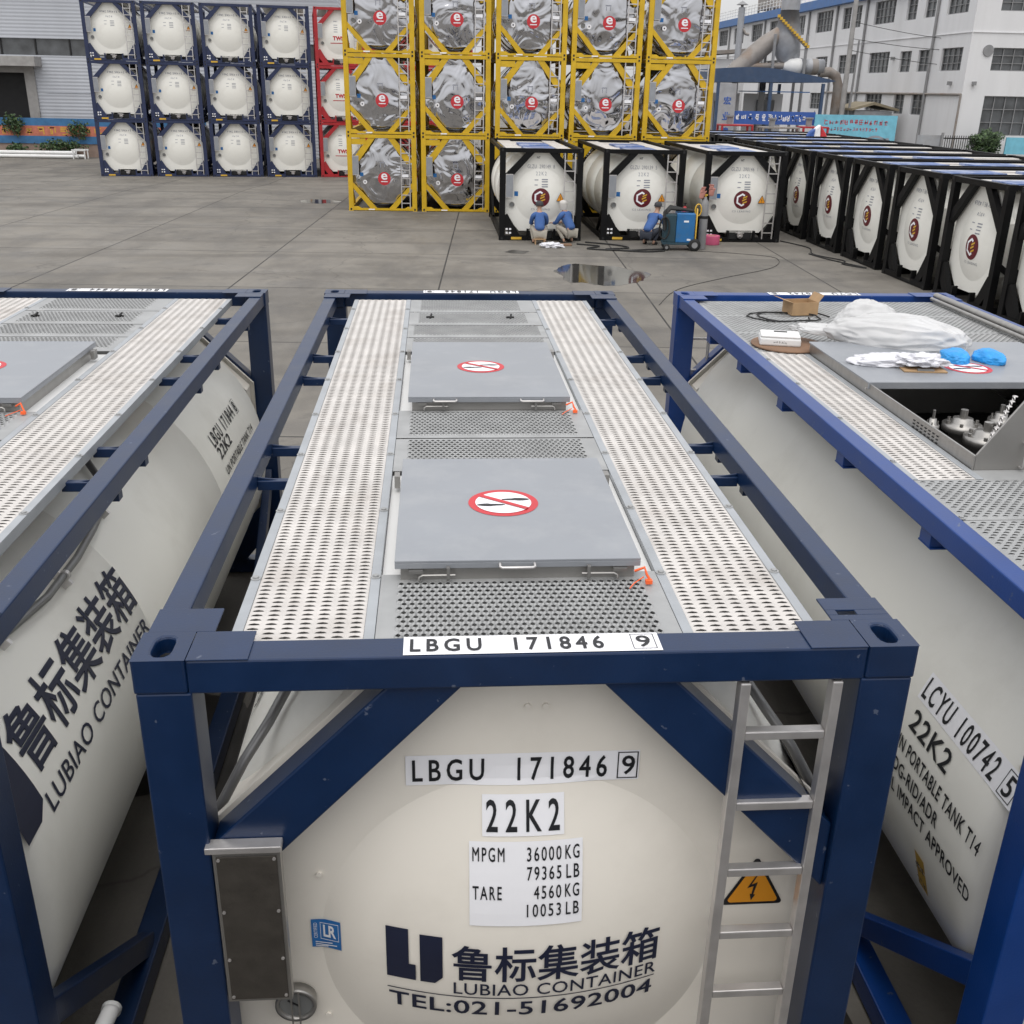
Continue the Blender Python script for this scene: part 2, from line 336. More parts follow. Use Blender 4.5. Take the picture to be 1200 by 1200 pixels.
# ---------------------------------------------------------------- tank containers
HW, CL, CH = 1.219, 6.058, 2.591
ZC, RT = 1.30, 1.17
def castings(mb, sx, y0, z0, near, hole):
    x0, x1 = (HW-.162, HW) if sx > 0 else (-HW, -HW+.162)
    y1 = y0+.178; z1 = z0+.118
    if not near:
        mb.box(x0, x1, y0, y1, z0, z1)
        yy = y0-.002 if y0 < 1 else y1+.002
        xc = (x0+x1)/2; zc = (z0+z1)/2
        mb.add([(xc-.03, yy, zc-.035), (xc+.03, yy, zc-.035), (xc+.03, yy, zc+.035), (xc-.03, yy, zc+.035)], [(0,1,2,3)], 1)
        return
    n = 16; cx, cy = (x0+x1)/2, (y0+y1)/2; out = []; rim = []; low = []
    for k in range(n):
        t = 2*math.pi*k/n+.0001; c, s_ = math.cos(t), math.sin(t); q = max(abs(c), abs(s_))
        out.append((cx+c/q*.081, cy+s_/q*.089, z1))
        px = cx+.030*math.copysign(min(1, abs(c)*1.25), c); py = cy+.060*math.copysign(min(1, abs(s_)*1.05), s_)
        rim.append((px, py, z1)); low.append((px, py, z1-.06))
    mb.add(out+rim, [(k, (k+1) % n, n+(k+1) % n, n+k) for k in range(n)])
    mb.add(rim+low, [(k, (k+1) % n, n+(k+1) % n, n+k) for k in range(n)])
    mb.add(low, [list(range(n))], 1)
    mb.add([(x0,y0,z0),(x1,y0,z0),(x1,y1,z0),(x0,y1,z0),(x0,y0,z1),(x1,y0,z1),(x1,y1,z1),(x0,y1,z1)], [(0,3,2,1),(0,1,5,4),(1,2,6,5),(2,3,7,6),(3,0,4,7)])

def build_frame(root, fm, near=False, style='octagon', bands=True):
    bv = .007 if near else 0
    for sy in (0, 1):
        fy = lambda a: a if sy == 0 else CL-a                      # distance from this end
        for sx in (-1, 1):
            p = MB(); a, b = sorted((fy(.004), fy(.155))); x0, x1 = sorted((sx*(HW-.004), sx*(HW-.172)))
            p.box(x0, x1, a, b, .118, CH-.118)
            po = p.build('corner_post', fm, root, bv)
            for z0 in (0, CH-.118):
                c = MB(); castings(c, sx, 0 if sy == 0 else CL-.178, z0, near and z0 > 1, True)
                c.build('corner_casting', [fm, M['dark']], po, .012 if near else 0, merge=near)
        a, b = sorted((fy(.006), fy(.127)))
        r = MB(); r.box(-HW+.162, HW-.162, a, b, CH-.122, CH-.006); r.build('end_rail', fm, root, bv)
        r = MB()
        if style == 'diamond':
            r.prism([(-HW+.162, .02), (-HW+.162, .15), (-.88, .15), (-.78, .09), (.78, .09), (.88, .15), (HW-.162, .15), (HW-.162, .02)][::-1], 'y', a, b)
        else:
            r.box(-HW+.162, -.34, a, b, .012, .14); r.box(.40, HW-.162, a, b, .012, .14); r.box(-.34, .40, a, b, .008, .05)
            r.box(-.40, -.34, a, b, .14, .33); r.box(.40, .46, a, b, .14, .33)
        r.build('end_rail', fm, root, bv)
        ya, yb = sorted((fy(.03), fy(.15)))
        for sx in (-1, 1):
            d = MB()
            if style == 'diamond': pts = [(.46, 2.465), (.22, 2.465), (.86, 1.62), (1.045, 1.66), (1.045, 1.74)]
            else: pts = [(.455, CH-.124), (.215, CH-.124), (1.045, 1.60), (1.045, 1.875)]
            d.prism([(sx*x, z) for x, z in pts], 'y', ya, yb); d.build('diagonal_brace', fm, root, bv)
            d = MB()
            if style == 'diamond': pts = [(.22, .092), (.46, .092), (1.045, .78), (1.045, .97)]
            else: pts = [(.60, .142), (.86, .142), (1.045, .36), (1.045, .70), (.98, .76)]
            d.prism([(sx*x, z) for x, z in pts], 'y', ya, yb); d.build('diagonal_brace', fm, root, bv)
    for sx in (-1, 1):
        x0, x1 = sorted((sx*1.113, sx*1.207))
        r = MB(); r.box(x0, x1, .178, CL-.178, CH-.105, CH-.009); r.build('side_rail', fm, root, bv)
        x0, x1 = sorted((sx*1.06, sx*1.19))
        r = MB(); r.box(x0, x1, .178, CL-.178, .02, .15); r.build('side_rail', fm, root, bv)
        for sy in (0, 1):
            fy = lambda a: a if sy == 0 else CL-a
            d = MB(); d.bar((sx*1.13, fy(.14), 1.0), (sx*1.13, fy(1.35), .15), .07, .11); d.build('diagonal_brace', fm, root, bv)
    if near:
        for sy in (0, 1):
            fy = lambda a: a if sy == 0 else CL-a
            for sx in (-1, 1):
                gq = MB(); a, b = sorted((fy(.179), fy(.335)))
                z0, z1 = CH-.0085, CH-.001
                if sx > 0 and sy == 0:      # the plate with a slot
                    x0, x1, sa, sb = 1.0, 1.208, .215, .25
                    gq.box(x0, x1, a, sa, z0, z1); gq.box(x0, x1, sb, b, z0, z1); gq.box(x0, 1.035, sa, sb, z0, z1); gq.box(1.10, x1, sa, sb, z0, z1)
                else:
                    x0, x1 = sorted((sx*1.0, sx*1.208)); gq.box(x0, x1, a, b, z0, z1)
                x0, x1 = sorted((sx*.87, sx*(HW-.164))); a, b = sorted((fy(.0035), fy(.178))); gq.box(x0, x1, a, b, CH-.0058, z1+.0006)
                gq.build('gusset_plate', fm, root, .002)

def yd(x, z, y0=.20, h=.17, rd=.735, zc=1.27):
    r2 = (x*x+(z-zc)**2)/(rd*rd)
    return y0 - h*(1-r2)**1.12 if r2 < 1 else y0
OCT = [(-.46, 2.46), (.46, 2.46), (1.075, 1.84), (1.075, .74), (.62, .26), (-.62, .26), (-1.075, .74), (-1.075, 1.84)]
def oct_r(a, zc, pts=OCT):
    d = (math.cos(a), math.sin(a)); best = None
    for i in range(len(pts)):
        (ax, az), (bx, bz) = pts[i], pts[(i+1) % len(pts)]; az -= zc; bz -= zc
        den = d[0]*(bz-az)-d[1]*(bx-ax)
        if abs(den) < 1e-9: continue
        t = (ax*(bz-az)-az*(bx-ax))/den
        u = ((d[0]*t-ax)*(bx-ax)+(d[1]*t-az)*(bz-az))/((bx-ax)**2+(bz-az)**2)
        if t > 0 and -1e-6 <= u <= 1+1e-6 and (best is None or t < best): best = t
    return best
def end_plate(root, m, flip=False, n=64, h=.17, rd=.735, y0=.20, zc=1.27):
    p = MB(); Y = (lambda y: CL-y) if flip else (lambda y: y)
    rs = [1, .985, .96, .92, .85, .75, .6, .4, .2, .001]; prof = [(rd*t, Y(y0-h*(1-t*t)**1.12)) for t in rs]
    angs = sorted(set([2*math.pi*k/n for k in range(n)]+[math.atan2(z-zc, x) % (2*math.pi) for x, z in OCT])); k_ = len(angs)
    vs = [(r*math.cos(a), y, zc+r*math.sin(a)) for r, y in prof for a in angs]
    p.add(vs, [(i*k_+j, i*k_+(j+1) % k_, (i+1)*k_+(j+1) % k_, (i+1)*k_+j) for i in range(len(prof)-1) for j in range(k_)], 0, True)
    o = [(oct_r(a, zc)*math.cos(a), Y(y0), zc+oct_r(a, zc)*math.sin(a)) for a in angs]; o2 = [(x, Y(y0+.03), z) for x, y, z in o]; inn = [(rd*math.cos(a), Y(y0), zc+rd*math.sin(a)) for a in angs]
    p.add(inn+o, [(j, (j+1) % k_, k_+(j+1) % k_, k_+j) for j in range(k_)])
    p.add(o+o2, [(j, (j+1) % k_, k_+(j+1) % k_, k_+j) for j in range(k_)])
    # skirt that ties the plate to the tank
    p.add([(x*.97, Y(y0+.03), 1.27+(z-1.27)*.97) for x, y, z in o]+[(x*.97, Y(.40), 1.27+(z-1.27)*.97) for x, y, z in o], [(j, (j+1) % k_, k_+(j+1) % k_, k_+j) for j in range(k_)])
    return p.build('end_plate', m, root)
def tank_shell(root, m, n=72, cut=None):
    t = MB(); t.lathe([(.01, .33), (1.06, .33), (1.12, .35), (1.155, .39), (RT, .45), (RT, 2.05), (RT-.004, 2.053), (RT-.004, 2.062), (RT, 2.065), (RT, 3.95), (RT-.004, 3.953), (RT-.004, 3.962), (RT, 3.965), (RT, CL-.45), (1.155, CL-.39), (1.12, CL-.35), (1.06, CL-.33), (.01, CL-.33)] if not cut else [(.01, .33), (1.06, .33), (1.12, .35), (1.155, .39), (RT, .45), (RT, cut[0]), (RT, cut[1]), (RT, CL-.45), (1.155, CL-.39), (1.06, CL-.33), (.01, CL-.33)], 'y', (0,0,ZC), n)
    if cut: keep = [i for i, f in enumerate(t.f) if not (cut[0]-.01 < sum(t.v[k][1] for k in f)/4 < cut[1]+.01 and sum(t.v[k][2] for k in f)/4 > ZC+.9*RT-.1 and all(abs(t.v[k][0]) < .745 for k in f))]; t.f = [t.f[i] for i in keep]; t.m = [t.m[i] for i in keep]; t.sm = [t.sm[i] for i in keep]
    return t.build('tank', m, root)
def ladder(root, rungs_sep, x0=.675, x1=.975, y=-.0, ztop=2.462):
    l_ = MB()
    for x in (x0, x1): l_.box(x-.017, x+.017, y+.004, y+.05, .10, ztop)
    if not rungs_sep:
        for k in range(8): l_.box(x0+.0175, x1-.0175, y+.008, y+.046, 2.26-.283*k-.016, 2.26-.283*k+.016)
    lo = l_.build('ladder', M['alu'], root, .004 if rungs_sep else 0)
    zs = [2.26-.283*k for k in range(8)]
    if rungs_sep:
        for z in zs:
            q = MB(); q.box(x0+.0175, x1-.0175, y+.008, y+.046, z-.016, z+.016); q.build('rung', M['alu'], lo, .004)
        for x in (x0, x1):
            q = MB(); q.box(x-.012, x+.012, y+.012, y+.04, ztop-.03, CH-.123); q.build('hook', M['rubber'], lo)
    return lo
def warn_sign(root, x0=.749, x1=.985, z0=1.373, z1=1.597, y=.196, near=True):
    def rtri(s):                                   # rounded triangle grown by s
        c = [(x0, z0), (x1, z0), ((x0+x1)/2, z1)]; cx = (x0+x1)/2; cz = z0+(z1-z0)*.36; pts = []
        for i, (px, pz) in enumerate(c):
            px = cx+(px-cx)*s; pz = cz+(pz-cz)*s; a0 = (210, 330, 90)[i]; r = .012; ux, uz = (cx-px), (cz-pz); L = math.hypot(ux, uz); qx, qz = px+ux/L*2*r, pz+uz/L*2*r
            for k in range(-3, 4): a = R_(a0+k*20); pts.append((qx+r*math.cos(a), qz+r*math.sin(a)))
        return pts
    f = place_bm(poly_bm([rtri(1.02)]), lambda u, v: (u, y, v), 'warning_sign', M['ink'], root)
    place_bm(poly_bm([rtri(.86)]), lambda u, v: (u, y-.002, v), 'sign_face', M['orange'], f)
    if near:
        w = x1-x0; h = z1-z0; cx = (x0+x1)/2
        P = lambda a, b: (cx+a*w, z0+b*h)
        place_bm(poly_bm([[P(.03, .66), P(-.11, .36), P(-.01, .40), P(-.03, .22), P(.0, .22), P(.05, .48), P(-.045, .435), P(.055, .66)], [P(-.055, .24), P(-.025, .10), P(.035, .22)]]), lambda u, v: (u, y-.004, v), 'bolt_symbol', M['ink'], f)
    return f
def lr_sticker(root, x0=-.772, x1=-.664, z0=1.25, z1=1.381, near=True):
    y = .196
    s_ = place_bm(poly_bm([rect(x0, x1, z0, z1)], .02), lambda u, v: (u, yd(u, v)-.005, v), 'certificate_sticker', M['skyblue'], root)
    if near:
        w = x1-x0; h = z1-z0; fx = lambda a: x0+a*w; fz = lambda b: z0+b*h
        fr = [rect(fx(.30), fx(.93), fz(.89), fz(.91)), rect(fx(.30), fx(.93), fz(.31), fz(.33)), rect(fx(.30), fx(.315), fz(.33), fz(.89)), rect(fx(.915), fx(.93), fz(.33), fz(.89))]
        rng = random.Random(4)
        bms = [(poly_bm(fr), 0, 0), (text_bm('LR', w*.44, h*.42, .03, .9), fx(.40), fz(.40)), (text_bm('CERTIFIED', h*.55, w*.12), 0, 0)]
        t3 = bms.pop()[0]
        for v in t3.verts: v.co = (fx(.20)-v.co.y, fz(.34)+v.co.x, 0)
        bms.append((t3, 0, 0))
        bms.append((poly_bm([rect(fx(.12), fx(a), fz(b), fz(b+.03)) for a, b in ((.70, .20), (.85, .13), (.55, .06))]), 0, 0))
        place_bm(join_bm(bms), lambda u, v: (u, yd(u, v)-.0075, v), 'sticker_lettering', M['plate'], s_)
    return s_
def doc_box(root, near):
    d = MB(); d.box(-1.04, -.82, -.012, .028, 1.22, 1.875); o = d.build('document_box', M['alu'] if not near else M['steel'], root, .004 if near else 0)
    if near:
        q = MB(); q.box(-1.028, -.832, -.017, -.0125, 1.235, 1.86); q.build('front_panel', M['darkpanel'], o, .002)
        q = MB(); q.box(-1.06, -.815, -.022, .028, 1.876, 1.90); q.build('top_cap', M['alu'], o, .003)
        for x in (-1.02, -.84):
            for z in (1.25, 1.42, 1.63, 1.85): q = MB(); q.cyl((x, -.0172, z), (x, -.021, z), .006, 8); q.build('screw', M['alu'], o)
    else:
        q = MB(); q.box(-1.03, -.83, -.017, -.0125, 1.24, 1.85); q.build('front_panel', M['lid'], o)
    g_ = MB(); c = (-.842, 0, 1.01)
    g_.lathe([(.055, .19), (.074, .19), (.078, .155), (.076, .145), (.064, .145), (.062, .160)], 'y', c, 28)
    go = g_.build('gauge', M['steel'], root)
    f = MB(); f.add([(c[0]+.063*math.cos(2*math.pi*k/24), .159, c[2]+.063*math.sin(2*math.pi*k/24)) for k in range(24)], [list(range(24))]); f.build('dial', M['gauge'], go)
    if near:
        q = MB()
        q.bar((c[0]-.03, .155, c[2]+.02), (c[0]+.012, .155, c[2]-.01), .006, .002, (0, 1, 0)); q.build('needle', M['ink'], go)
        q = MB()
        for dx in (-.014, .014): q.box(c[0]+dx-.003, c[0]+dx+.003, .137, .143, c[2]-.085, c[2]+.075)
        q.build('guard_wire', M['steel'], go)
LET = {'on': lambda u, v: None}
def serial(root, body, boxed, m=None, near=True, y=.2):
    """the three white stickers with the number, the size code and the weights on the end dome"""
    at = lambda e, dz=0, s=1: (lambda u, v: (u*s, yd(u*s, v+dz)-e, v+dz))
    p = place_bm(poly_bm([rect(-.402, .385, 2.028, 2.150)], .05), at(.004, -.066, 1.03), 'serial_sticker', M['plate'], root)
    tb = join_bm([(text_bm(body, .655, .092, .014, 1.4, .04), -.380, 2.043), (text_bm(boxed, .045, .080, .012, 1, .04), .325, 2.050),
                  (poly_bm([rect(.31, .385-.005, 2.035, 2.039), rect(.31, .38, 2.141, 2.145), rect(.31, .314, 2.039, 2.141), rect(.376, .38, 2.039, 2.141)], .04), 0, 0)])
    place_bm(tb, at(.0065, -.066, 1.03), 'serial_lettering', M['ink'], p)
    p = place_bm(poly_bm([rect(-.157, .138, 1.832, 1.972)], .05), at(.004, -.040, .97), 'size_sticker', M['plate'], root)
    place_bm(join_bm([(text_bm('2 2 K 2', .265, .108, .014, 1.0, .04), -.143, 1.848)]), at(.0065, -.040, .97), 'size_lettering', M['ink'], p)
    p = place_bm(poly_bm([rect(-.204, .206, 1.452, 1.762)], .05), at(.004, .012, .97), 'weight_sticker', M['plate'], root)
    rows = [('MPGM', -.193, .115, 1.694), ('36000', .003, .125, 1.694), ('KG', .142, .052, 1.694), ('79365', .003, .125, 1.626), ('LB', .146, .048, 1.626), ('TARE', -.193, .105, 1.556), ('4560', .028, .10, 1.556), ('KG', .142, .052, 1.556), ('10053', .003, .125, 1.488), ('LB', .146, .048, 1.488)]
    place_bm(join_bm([(text_bm(t, w, .050, .010, 1.3, .05), x, z) for t, x, w, z in rows]), at(.0065, .012, .97), 'weight_lettering', M['ink'], p)
LI = [[(0, 0), (.52, 0), (.52, .33), (.40, .33), (.40, 1), (0, 1)], [(.60, 0), (.86, 0), (1, .14), (1, .94), (.60, .94)]]
def lubiao_end(root):
    at = lambda e: (lambda u, v: (u, yd(u, v)-e, v))
    place_bm(poly_bm([[(-.497+.203*a, 1.185+.232*b) for a, b in p] for p in LI], .04), at(.004), 'logo_emblem', M['navyink'], root)
    place_bm(join_bm([(text_bm('鲁标集装箱', .765, .165, .014, 1, .04), -.262, 1.212)]), at(.004), 'company_lettering', M['navyink'], root)
    place_bm(join_bm([(text_bm('LUBIAO CONTAINER', .755, .060, .006, 1.05, .04), -.255, 1.142)]), at(.004), 'company_lettering', M['navyink'], root)
    place_bm(poly_bm([rect(-.497, .497, 1.125, 1.130)], .04), at(.004), 'company_lettering', M['navyink'], root)
    place_bm(join_bm([(text_bm('TEL:021-51692004', .985, .080, .014, 1.05, .04), -.492, 1.030)]), at(.004), 'phone_lettering', M['navyink'], root)
def side_text(root, sx, bm, ystart, ang0, name, m, e=.004):
    def fn(u, v):
        a = R_(ang0)+v/RT; r = RT+e
        return (sx*r*math.cos(a), ystart+sx*u, ZC+r*math.sin(a))
    return place_bm(bm, fn, name, m, root)
def lubiao_side(root, sx):
    ys = .06 if sx > 0 else CL-.06
    D = (lambda k: ys+k) if sx > 0 else (lambda k: ys-k)
    side_text(root, sx, poly_bm([[(.52*a, .36*b) for a, b in p] for p in LI], .06), D(-.01), 15.5, 'logo_emblem', M['navyink'])
    side_text(root, sx, text_bm('鲁标集装箱', 1.45, .262, .016, 1, .05), D(.54), 21.2, 'company_lettering', M['navyink'])
    side_text(root, sx, text_bm('LUBIAO CONTAINER', 1.44, .088, .008, 1.05, .05), D(.53), 13.8, 'company_lettering', M['navyink'])
def side_serial(root, sx, body, boxed, lines, y0, a0, h=.105, w=.78, sticker=False, a_lines=None):
    if sticker: side_text(root, sx, poly_bm([rect(-.02, w+.16, -.015, h+.015)], .05), y0, a0, 'serial_sticker', M['plate'], .003)
    bms = [(text_bm(body, w, h, .016, 1.3, .05), 0, 0)]
    if boxed: bms += [(text_bm(boxed, .05, h*.85, .012, 1, .05), w+.07, h*.06), (poly_bm([rect(w+.05, w+.14, -.004, 0), rect(w+.05, w+.14, h, h+.004), rect(w+.05, w+.054, 0, h), rect(w+.136, w+.14, 0, h)]), 0, 0)]
    side_text(root, sx, join_bm(bms), y0, a0, 'serial_lettering', M['ink'], .005)
    for t, dx, ang, hh, ww in lines:
        side_text(root, sx, text_bm(t, ww, hh, .016, 1.1, .05), y0+sx*dx, ang, 'tank_lettering', M['ink'], .005)
def top_plate(root, body, boxed, far=False):
    x0, x1, y0, y1 = -.405, .400, .012, .122
    rot = (lambda u, v: (u, v)) if not far else (lambda u, v: (-u, CL-v))
    z = CH-.006
    p = place_bm(poly_bm([rect(x0, x1, y0, y1)]), lambda u, v: (*rot(u, v), z+.003), 'serial_sticker', M['plate'], root)
    tb = join_bm([(text_bm(body, .605, .080, .022, 1.4), -.385, .027), (text_bm(boxed, .045, .070, .014), .325, .032),
                  (poly_bm([rect(.31, .385, .022, .0245), rect(.31, .385, .110, .1125), rect(.31, .3125, .0245, .110), rect(.3825, .385, .0245, .110)]), 0, 0)])
    place_bm(tb, lambda u, v: (*rot(u, v), z+.005), 'serial_lettering', M['ink'], p)
def no_step(parent, cx, cy, z, r=.142):
    f = place_bm(poly_bm([circ(cx, cy, r, 48)]), lambda u, v: (u, v, z), 'no_step_sign', M['redink'], parent)
    place_bm(poly_bm([circ(cx, cy, r*.80, 48)]), lambda u, v: (u, v, z+.0015), 'sign_face', M['plate'], f)
    feet = [[(cx+sx*(r*.36)+r*.40*math.cos(R_(a)), cy+sx*r*.20+r*.085*math.sin(R_(a))*(1.2 if math.cos(R_(a))*sx > 0 else .8)) for a in range(0, 360, 15)] for sx in (-1, 1)]
    place_bm(poly_bm(feet), lambda u, v: (u, v, z+.003), 'shoe_symbol', M['ink'], f)
    d = (math.cos(R_(-38)), math.sin(R_(-38))); nn = (-d[1], d[0]); L = r*.82; w_ = r*.085
    place_bm(poly_bm([[(cx+d[0]*L*a+nn[0]*w_*b, cy+d[1]*L*a+nn[1]*w_*b) for a, b in ((-1, -1), (1, -1), (1, 1), (-1, 1))]]), lambda u, v: (u, v, z+.0045), 'slash', M['redink'], f)
def bolts(parent, pts, z, r=.011):
    first_ = None
    for x, y in pts:
        if not first_:
            q = MB(); q.cyl((0, 0, 0), (0, 0, .009), r, 6); q.cyl((0, 0, 0), (0, 0, .003), r*1.7, 12); o = first_ = q.build('bolt', M['galv'], parent)
        else: o = first_.copy(); COL.objects.link(o)
        o.location = (x, y, z)
ZW = 2.552
def walkway(root, x0, x1, ya=.14, yb=5.80, mats=None):
    fl = .036
    w = MB(); holes_sheet(w, x0+fl, x1-fl, ya, yb, .0545, .031, .0212, .0084, .0058)
    o = w.build('walkway', M['walk'], root); o.location = (0, 0, ZW)
    q = MB()
    q.box(x0, x0+fl-.001, ya, yb, -.045, .004); q.box(x1-fl+.001, x1, ya, yb, -.045, .004)
    e = q.build('edge_flange', M['flange'], o, .002)
    q = MB(); q.box(x0+fl+.001, x1-fl-.001, ya+.01, yb-.01, -.034, -.030); q.build('deck_shade_sheet', M['pan'], o)  # added dark sheet that paints the shade seen through the walkway holes
    return o
def grating(root, x0, x1, ya, yb, ix0, ix1, iya, iyb, bl=False):
    w = MB(); nb = 0
    holes_sheet(w, ix0, ix1, iya, iyb, .0275, .0297, .0092, .0105, .008, True, True)
    z = 0
    for (a, b, c, d) in ((x0, x1, ya, iya), (x0, x1, iyb, yb), (x0, ix0, iya, iyb), (ix1, x1, iya, iyb)):
        if b-a > 1e-4 and d-c > 1e-4: w.add([(a,c,z),(b,c,z),(b,d,z),(a,d,z)], [(0,1,2,3)])
    o = w.build('grating', M['galv'], root); o.location = (0, 0, ZW+.002)
    q = MB(); q.box(ix0-.03, ix1+.03, iya-.02, iyb+.02, -.052, -.048); q.build('grating_pan', M['gratingshade'], o)  # added sheet, its grey imitates the shade under the grating
    return o
def hatch(root, x0, x1, ya, yb, nh, seal=True, sign=True):
    z0, zl = ZW-.02, 2.628
    b = MB(); b.box(x0+.02, x1-.02, ya+.012, yb, z0, zl-.004); bo = b.build('hatch_box', M['steel'], root)
    l_ = MB(); l_.box(x0, x1, ya, yb, zl-.0035, zl+.006); l_.box(x0, x1, ya, ya+.004, zl-.026, zl-.0036); l_.box(x0, x0+.004, ya+.0045, yb, zl-.026, zl-.0036); l_.box(x1-.004, x1, ya+.0045, yb, zl-.026, zl-.0036)
    lo = l_.build('lid', M['lid'], bo, .003)
    for hx in ([(x0+x1)/2-.005] if nh == 1 else [x0+.20, x1-.21]):
        h = MB(); w = .062; h.tube([(hx-w, ya-.001, zl-.008), (hx-w, ya-.022, zl-.012), (hx-w+.008, ya-.028, zl-.013), (hx+w-.008, ya-.028, zl-.013), (hx+w, ya-.022, zl-.012), (hx+w, ya-.001, zl-.008)], .0055, 8); h.build('handle', M['alu'], lo)
    for sx, lx in ((-1, x0+.10), (1, x1-.10)):
        k = MB(); k.tube([(lx-sx*.115, ya-.016, zl-.045), (lx+sx*.0, ya-.016, zl-.045), (lx+sx*.012, ya-.018, zl-.05), (lx+sx*.014, ya-.02, z0+.032)], .0055, 8)
        k.box(min(lx, lx+sx*.05), max(lx, lx+sx*.05), ya-.014, ya+.011, zl-.040, zl-.028); k.box(lx-sx*.09-.006, lx-sx*.09+.006, ya-.024, ya-.004, zl-.062, zl-.014)
        k.build('latch', M['steel'], bo)
    for sx, hx in ((-1, x0-.022), (1, x1+.022)):
        k = MB(); k.box(hx-.012, hx+.012, yb-.16, yb-.10, ZW+.001, zl-.02); k.build('hinge', M['steel'], bo)
    if seal:
        t = MB(); X = x1-.004; t.tube([(X-.02, ya-.022, zl-.035), (X+.012, ya-.035, zl-.015), (X+.02, ya-.04, zl-.04), (X+.03, ya-.05, zl-.055)], .005, 6); t.box(X+.014, X+.038, ya-.066, ya-.048, zl-.068, zl-.054)
        t.tube([(X+.01, ya-.04, zl-.05), (X-.03, ya-.07, ZW+.015), (X-.05, ya-.10, ZW+.011)], .0022, 6)
        t.build('seal_tag', M['tag'], bo)
    if sign: no_step(lo, (x0+x1)/2-.022, (ya+yb)/2, zl+.0075)
    return bo
def conduit(root, sx):
    def P(y, a, r=RT+.045): return (sx*r*math.cos(R_(a)), y, ZC+r*math.sin(R_(a)))
    c = MB(); pts = [P(2.78, 62), P(2.68, 54), P(2.55, 47), P(2.35, 43.5), P(2.1, 42), P(1.8, 41), P(1.4, 41), P(1.05, 43), P(.75, 46), P(.55, 47), (sx*.90, .40, 2.10), (sx*.98, .31, 2.00), (sx*1.07, .26, 1.84), (sx*1.12, .25, 1.6), (sx*1.12, .25, .9)]
    fine = []
    for i in range(len(pts)-1):
        a, b = Vector(pts[i]), Vector(pts[i+1])
        for k in range(3): fine.append(a.lerp(b, k/3))
    c.tube(fine+[Vector(pts[-1])], .019, 10); co = c.build('conduit', M['greypipe'], root)
    q = MB()
    for y, a in ((2.35, 43.5), (1.62, 40.8), (1.0, 43.4)):
        q.cyl(P(y-.012, a), P(y+.012, a), .026, 10) if y > .7 else q.cyl(P(y, a-.6), P(y, a+.6), .026, 10); q.bar(P(y, a-2.4, RT+.02), P(y, a+2.4, RT+.02), .02, .05)
    q.build('pipe_clamps', M['alu'], co)

# ---- the middle container
mid = thing('tank_container', 'navy framed white tank container in the middle, its end with ladder facing the camera', 'tank container', (0,0,0), 0, 'large tank containers in the foreground')
build_frame(mid, M['navy'], True)
tank_shell(mid, M['white'], 96)
end_plate(mid, M['cream'], False, 96); end_plate(mid, M['cream'], True)
ladder(mid, True); warn_sign(mid); lr_sticker(mid); doc_box(mid, True)
for x, z in ((-.73, 1.587), (-.73, .907), (-.0, 2.273), (.062, 2.273)): q = MB(); q.cyl((x, .199, z), (x, .190, z), .011, 10); q.build('stud', M['cream'], mid)
walkway(mid, -.962, -.502); walkway(mid, .502, .962)
grating(mid, -.500, .500, .14, .64, -.44, .44, .165, .565)
grating(mid, -.500, .500, 1.72, 2.185, -.44, .43, 1.76, 2.15)
grating(mid, -.500, .500, 2.20, 2.67, -.44, .43, 2.24, 2.62)
grating(mid, -.500, .500, 4.02, 4.42, -.46, .46, 4.10, 4.38)
grating(mid, -.500, .500, 4.435, 4.83, -.46, .46, 4.50, 4.80)
grating(mid, -.500, .500, 4.845, 5.30, -.43, .40, 4.90, 5.24)
grating(mid, -.500, .500, 5.315, 5.80, -.42, .38, 5.36, 5.76)
hatch(mid, -.45, .435, .585, 1.665, 1); hatch(mid, -.45, .435, 2.665, 3.955, 2)
for ya, yb in ((.641, 1.719), (2.671, 4.019)): q = MB(); q.box(-.500, .500, ya, yb, ZW-.06, ZW-.02); q.build('hatch_tray', M['whitepaint'], mid)
bolts(mid, [(s*x, y) for s in (-1, 1) for x in (.520, .945) for y in (.62, 1.25, 1.95, 2.6, 3.3, 4.0, 4.7, 5.4)], ZW+.004)
for x in (-.34, .27):
    q = MB(); q.box(x-.03, x+.03, 5.06, 5.075, ZW+.008, ZW+.02); q.tube([(x, 5.03, ZW+.015), (x+.01, 5.1, ZW+.03)], .008, 6); q.build('grating_latch', M['rubber'], mid)
def brackets(root, fm):
    for sx in (-1, 1):
        for y in (1.71, 2.17, 3.47, 4.03, 5.2):
            b = MB(); x0, x1 = sorted((sx*.94, sx*1.113)); b.box(x0, x1, y-.02, y+.02, CH-.115, CH-.07)
            b.prism([(sx*1.1128, CH-.055), (sx*1.1128, CH-.0695), (sx*1.02, CH-.0695)], 'y', y-.004, y+.004)
            b.build('bracket', fm, root, .003)
            b = MB(); x0, x1 = sorted((sx*1.14, sx*1.19)); b.box(x0, x1, y-.03, y+.03, CH-.16, CH-.1055); b.build('bracket', fm, root, .003)
brackets(mid, M['navy'])
for sx in (-1, 1): conduit(mid, sx); lubiao_side(mid, sx)
LSIDE = lambda sx: [('22K2', 0, 20.6, .085, .40), ('UN PORTABLE TANK T14', 0, 14.6, .062, 1.05), ('IMDG-RID/ADR', 0, 9.8, .062, .62), ('IMPACT APPROVED', .12, 5.2, .062, .82)]
top_plate(mid, 'LBGU  171846', '9'); top_plate(mid, 'LBGU  171846', '9', True)
serial(mid, 'LBGU  171846', '9'); lubiao_end(mid)
for sx in (-1, 1): side_serial(mid, sx, 'LBGU 171846', '9', LSIDE(sx), 4.25 if sx > 0 else CL-4.25, 25.2)

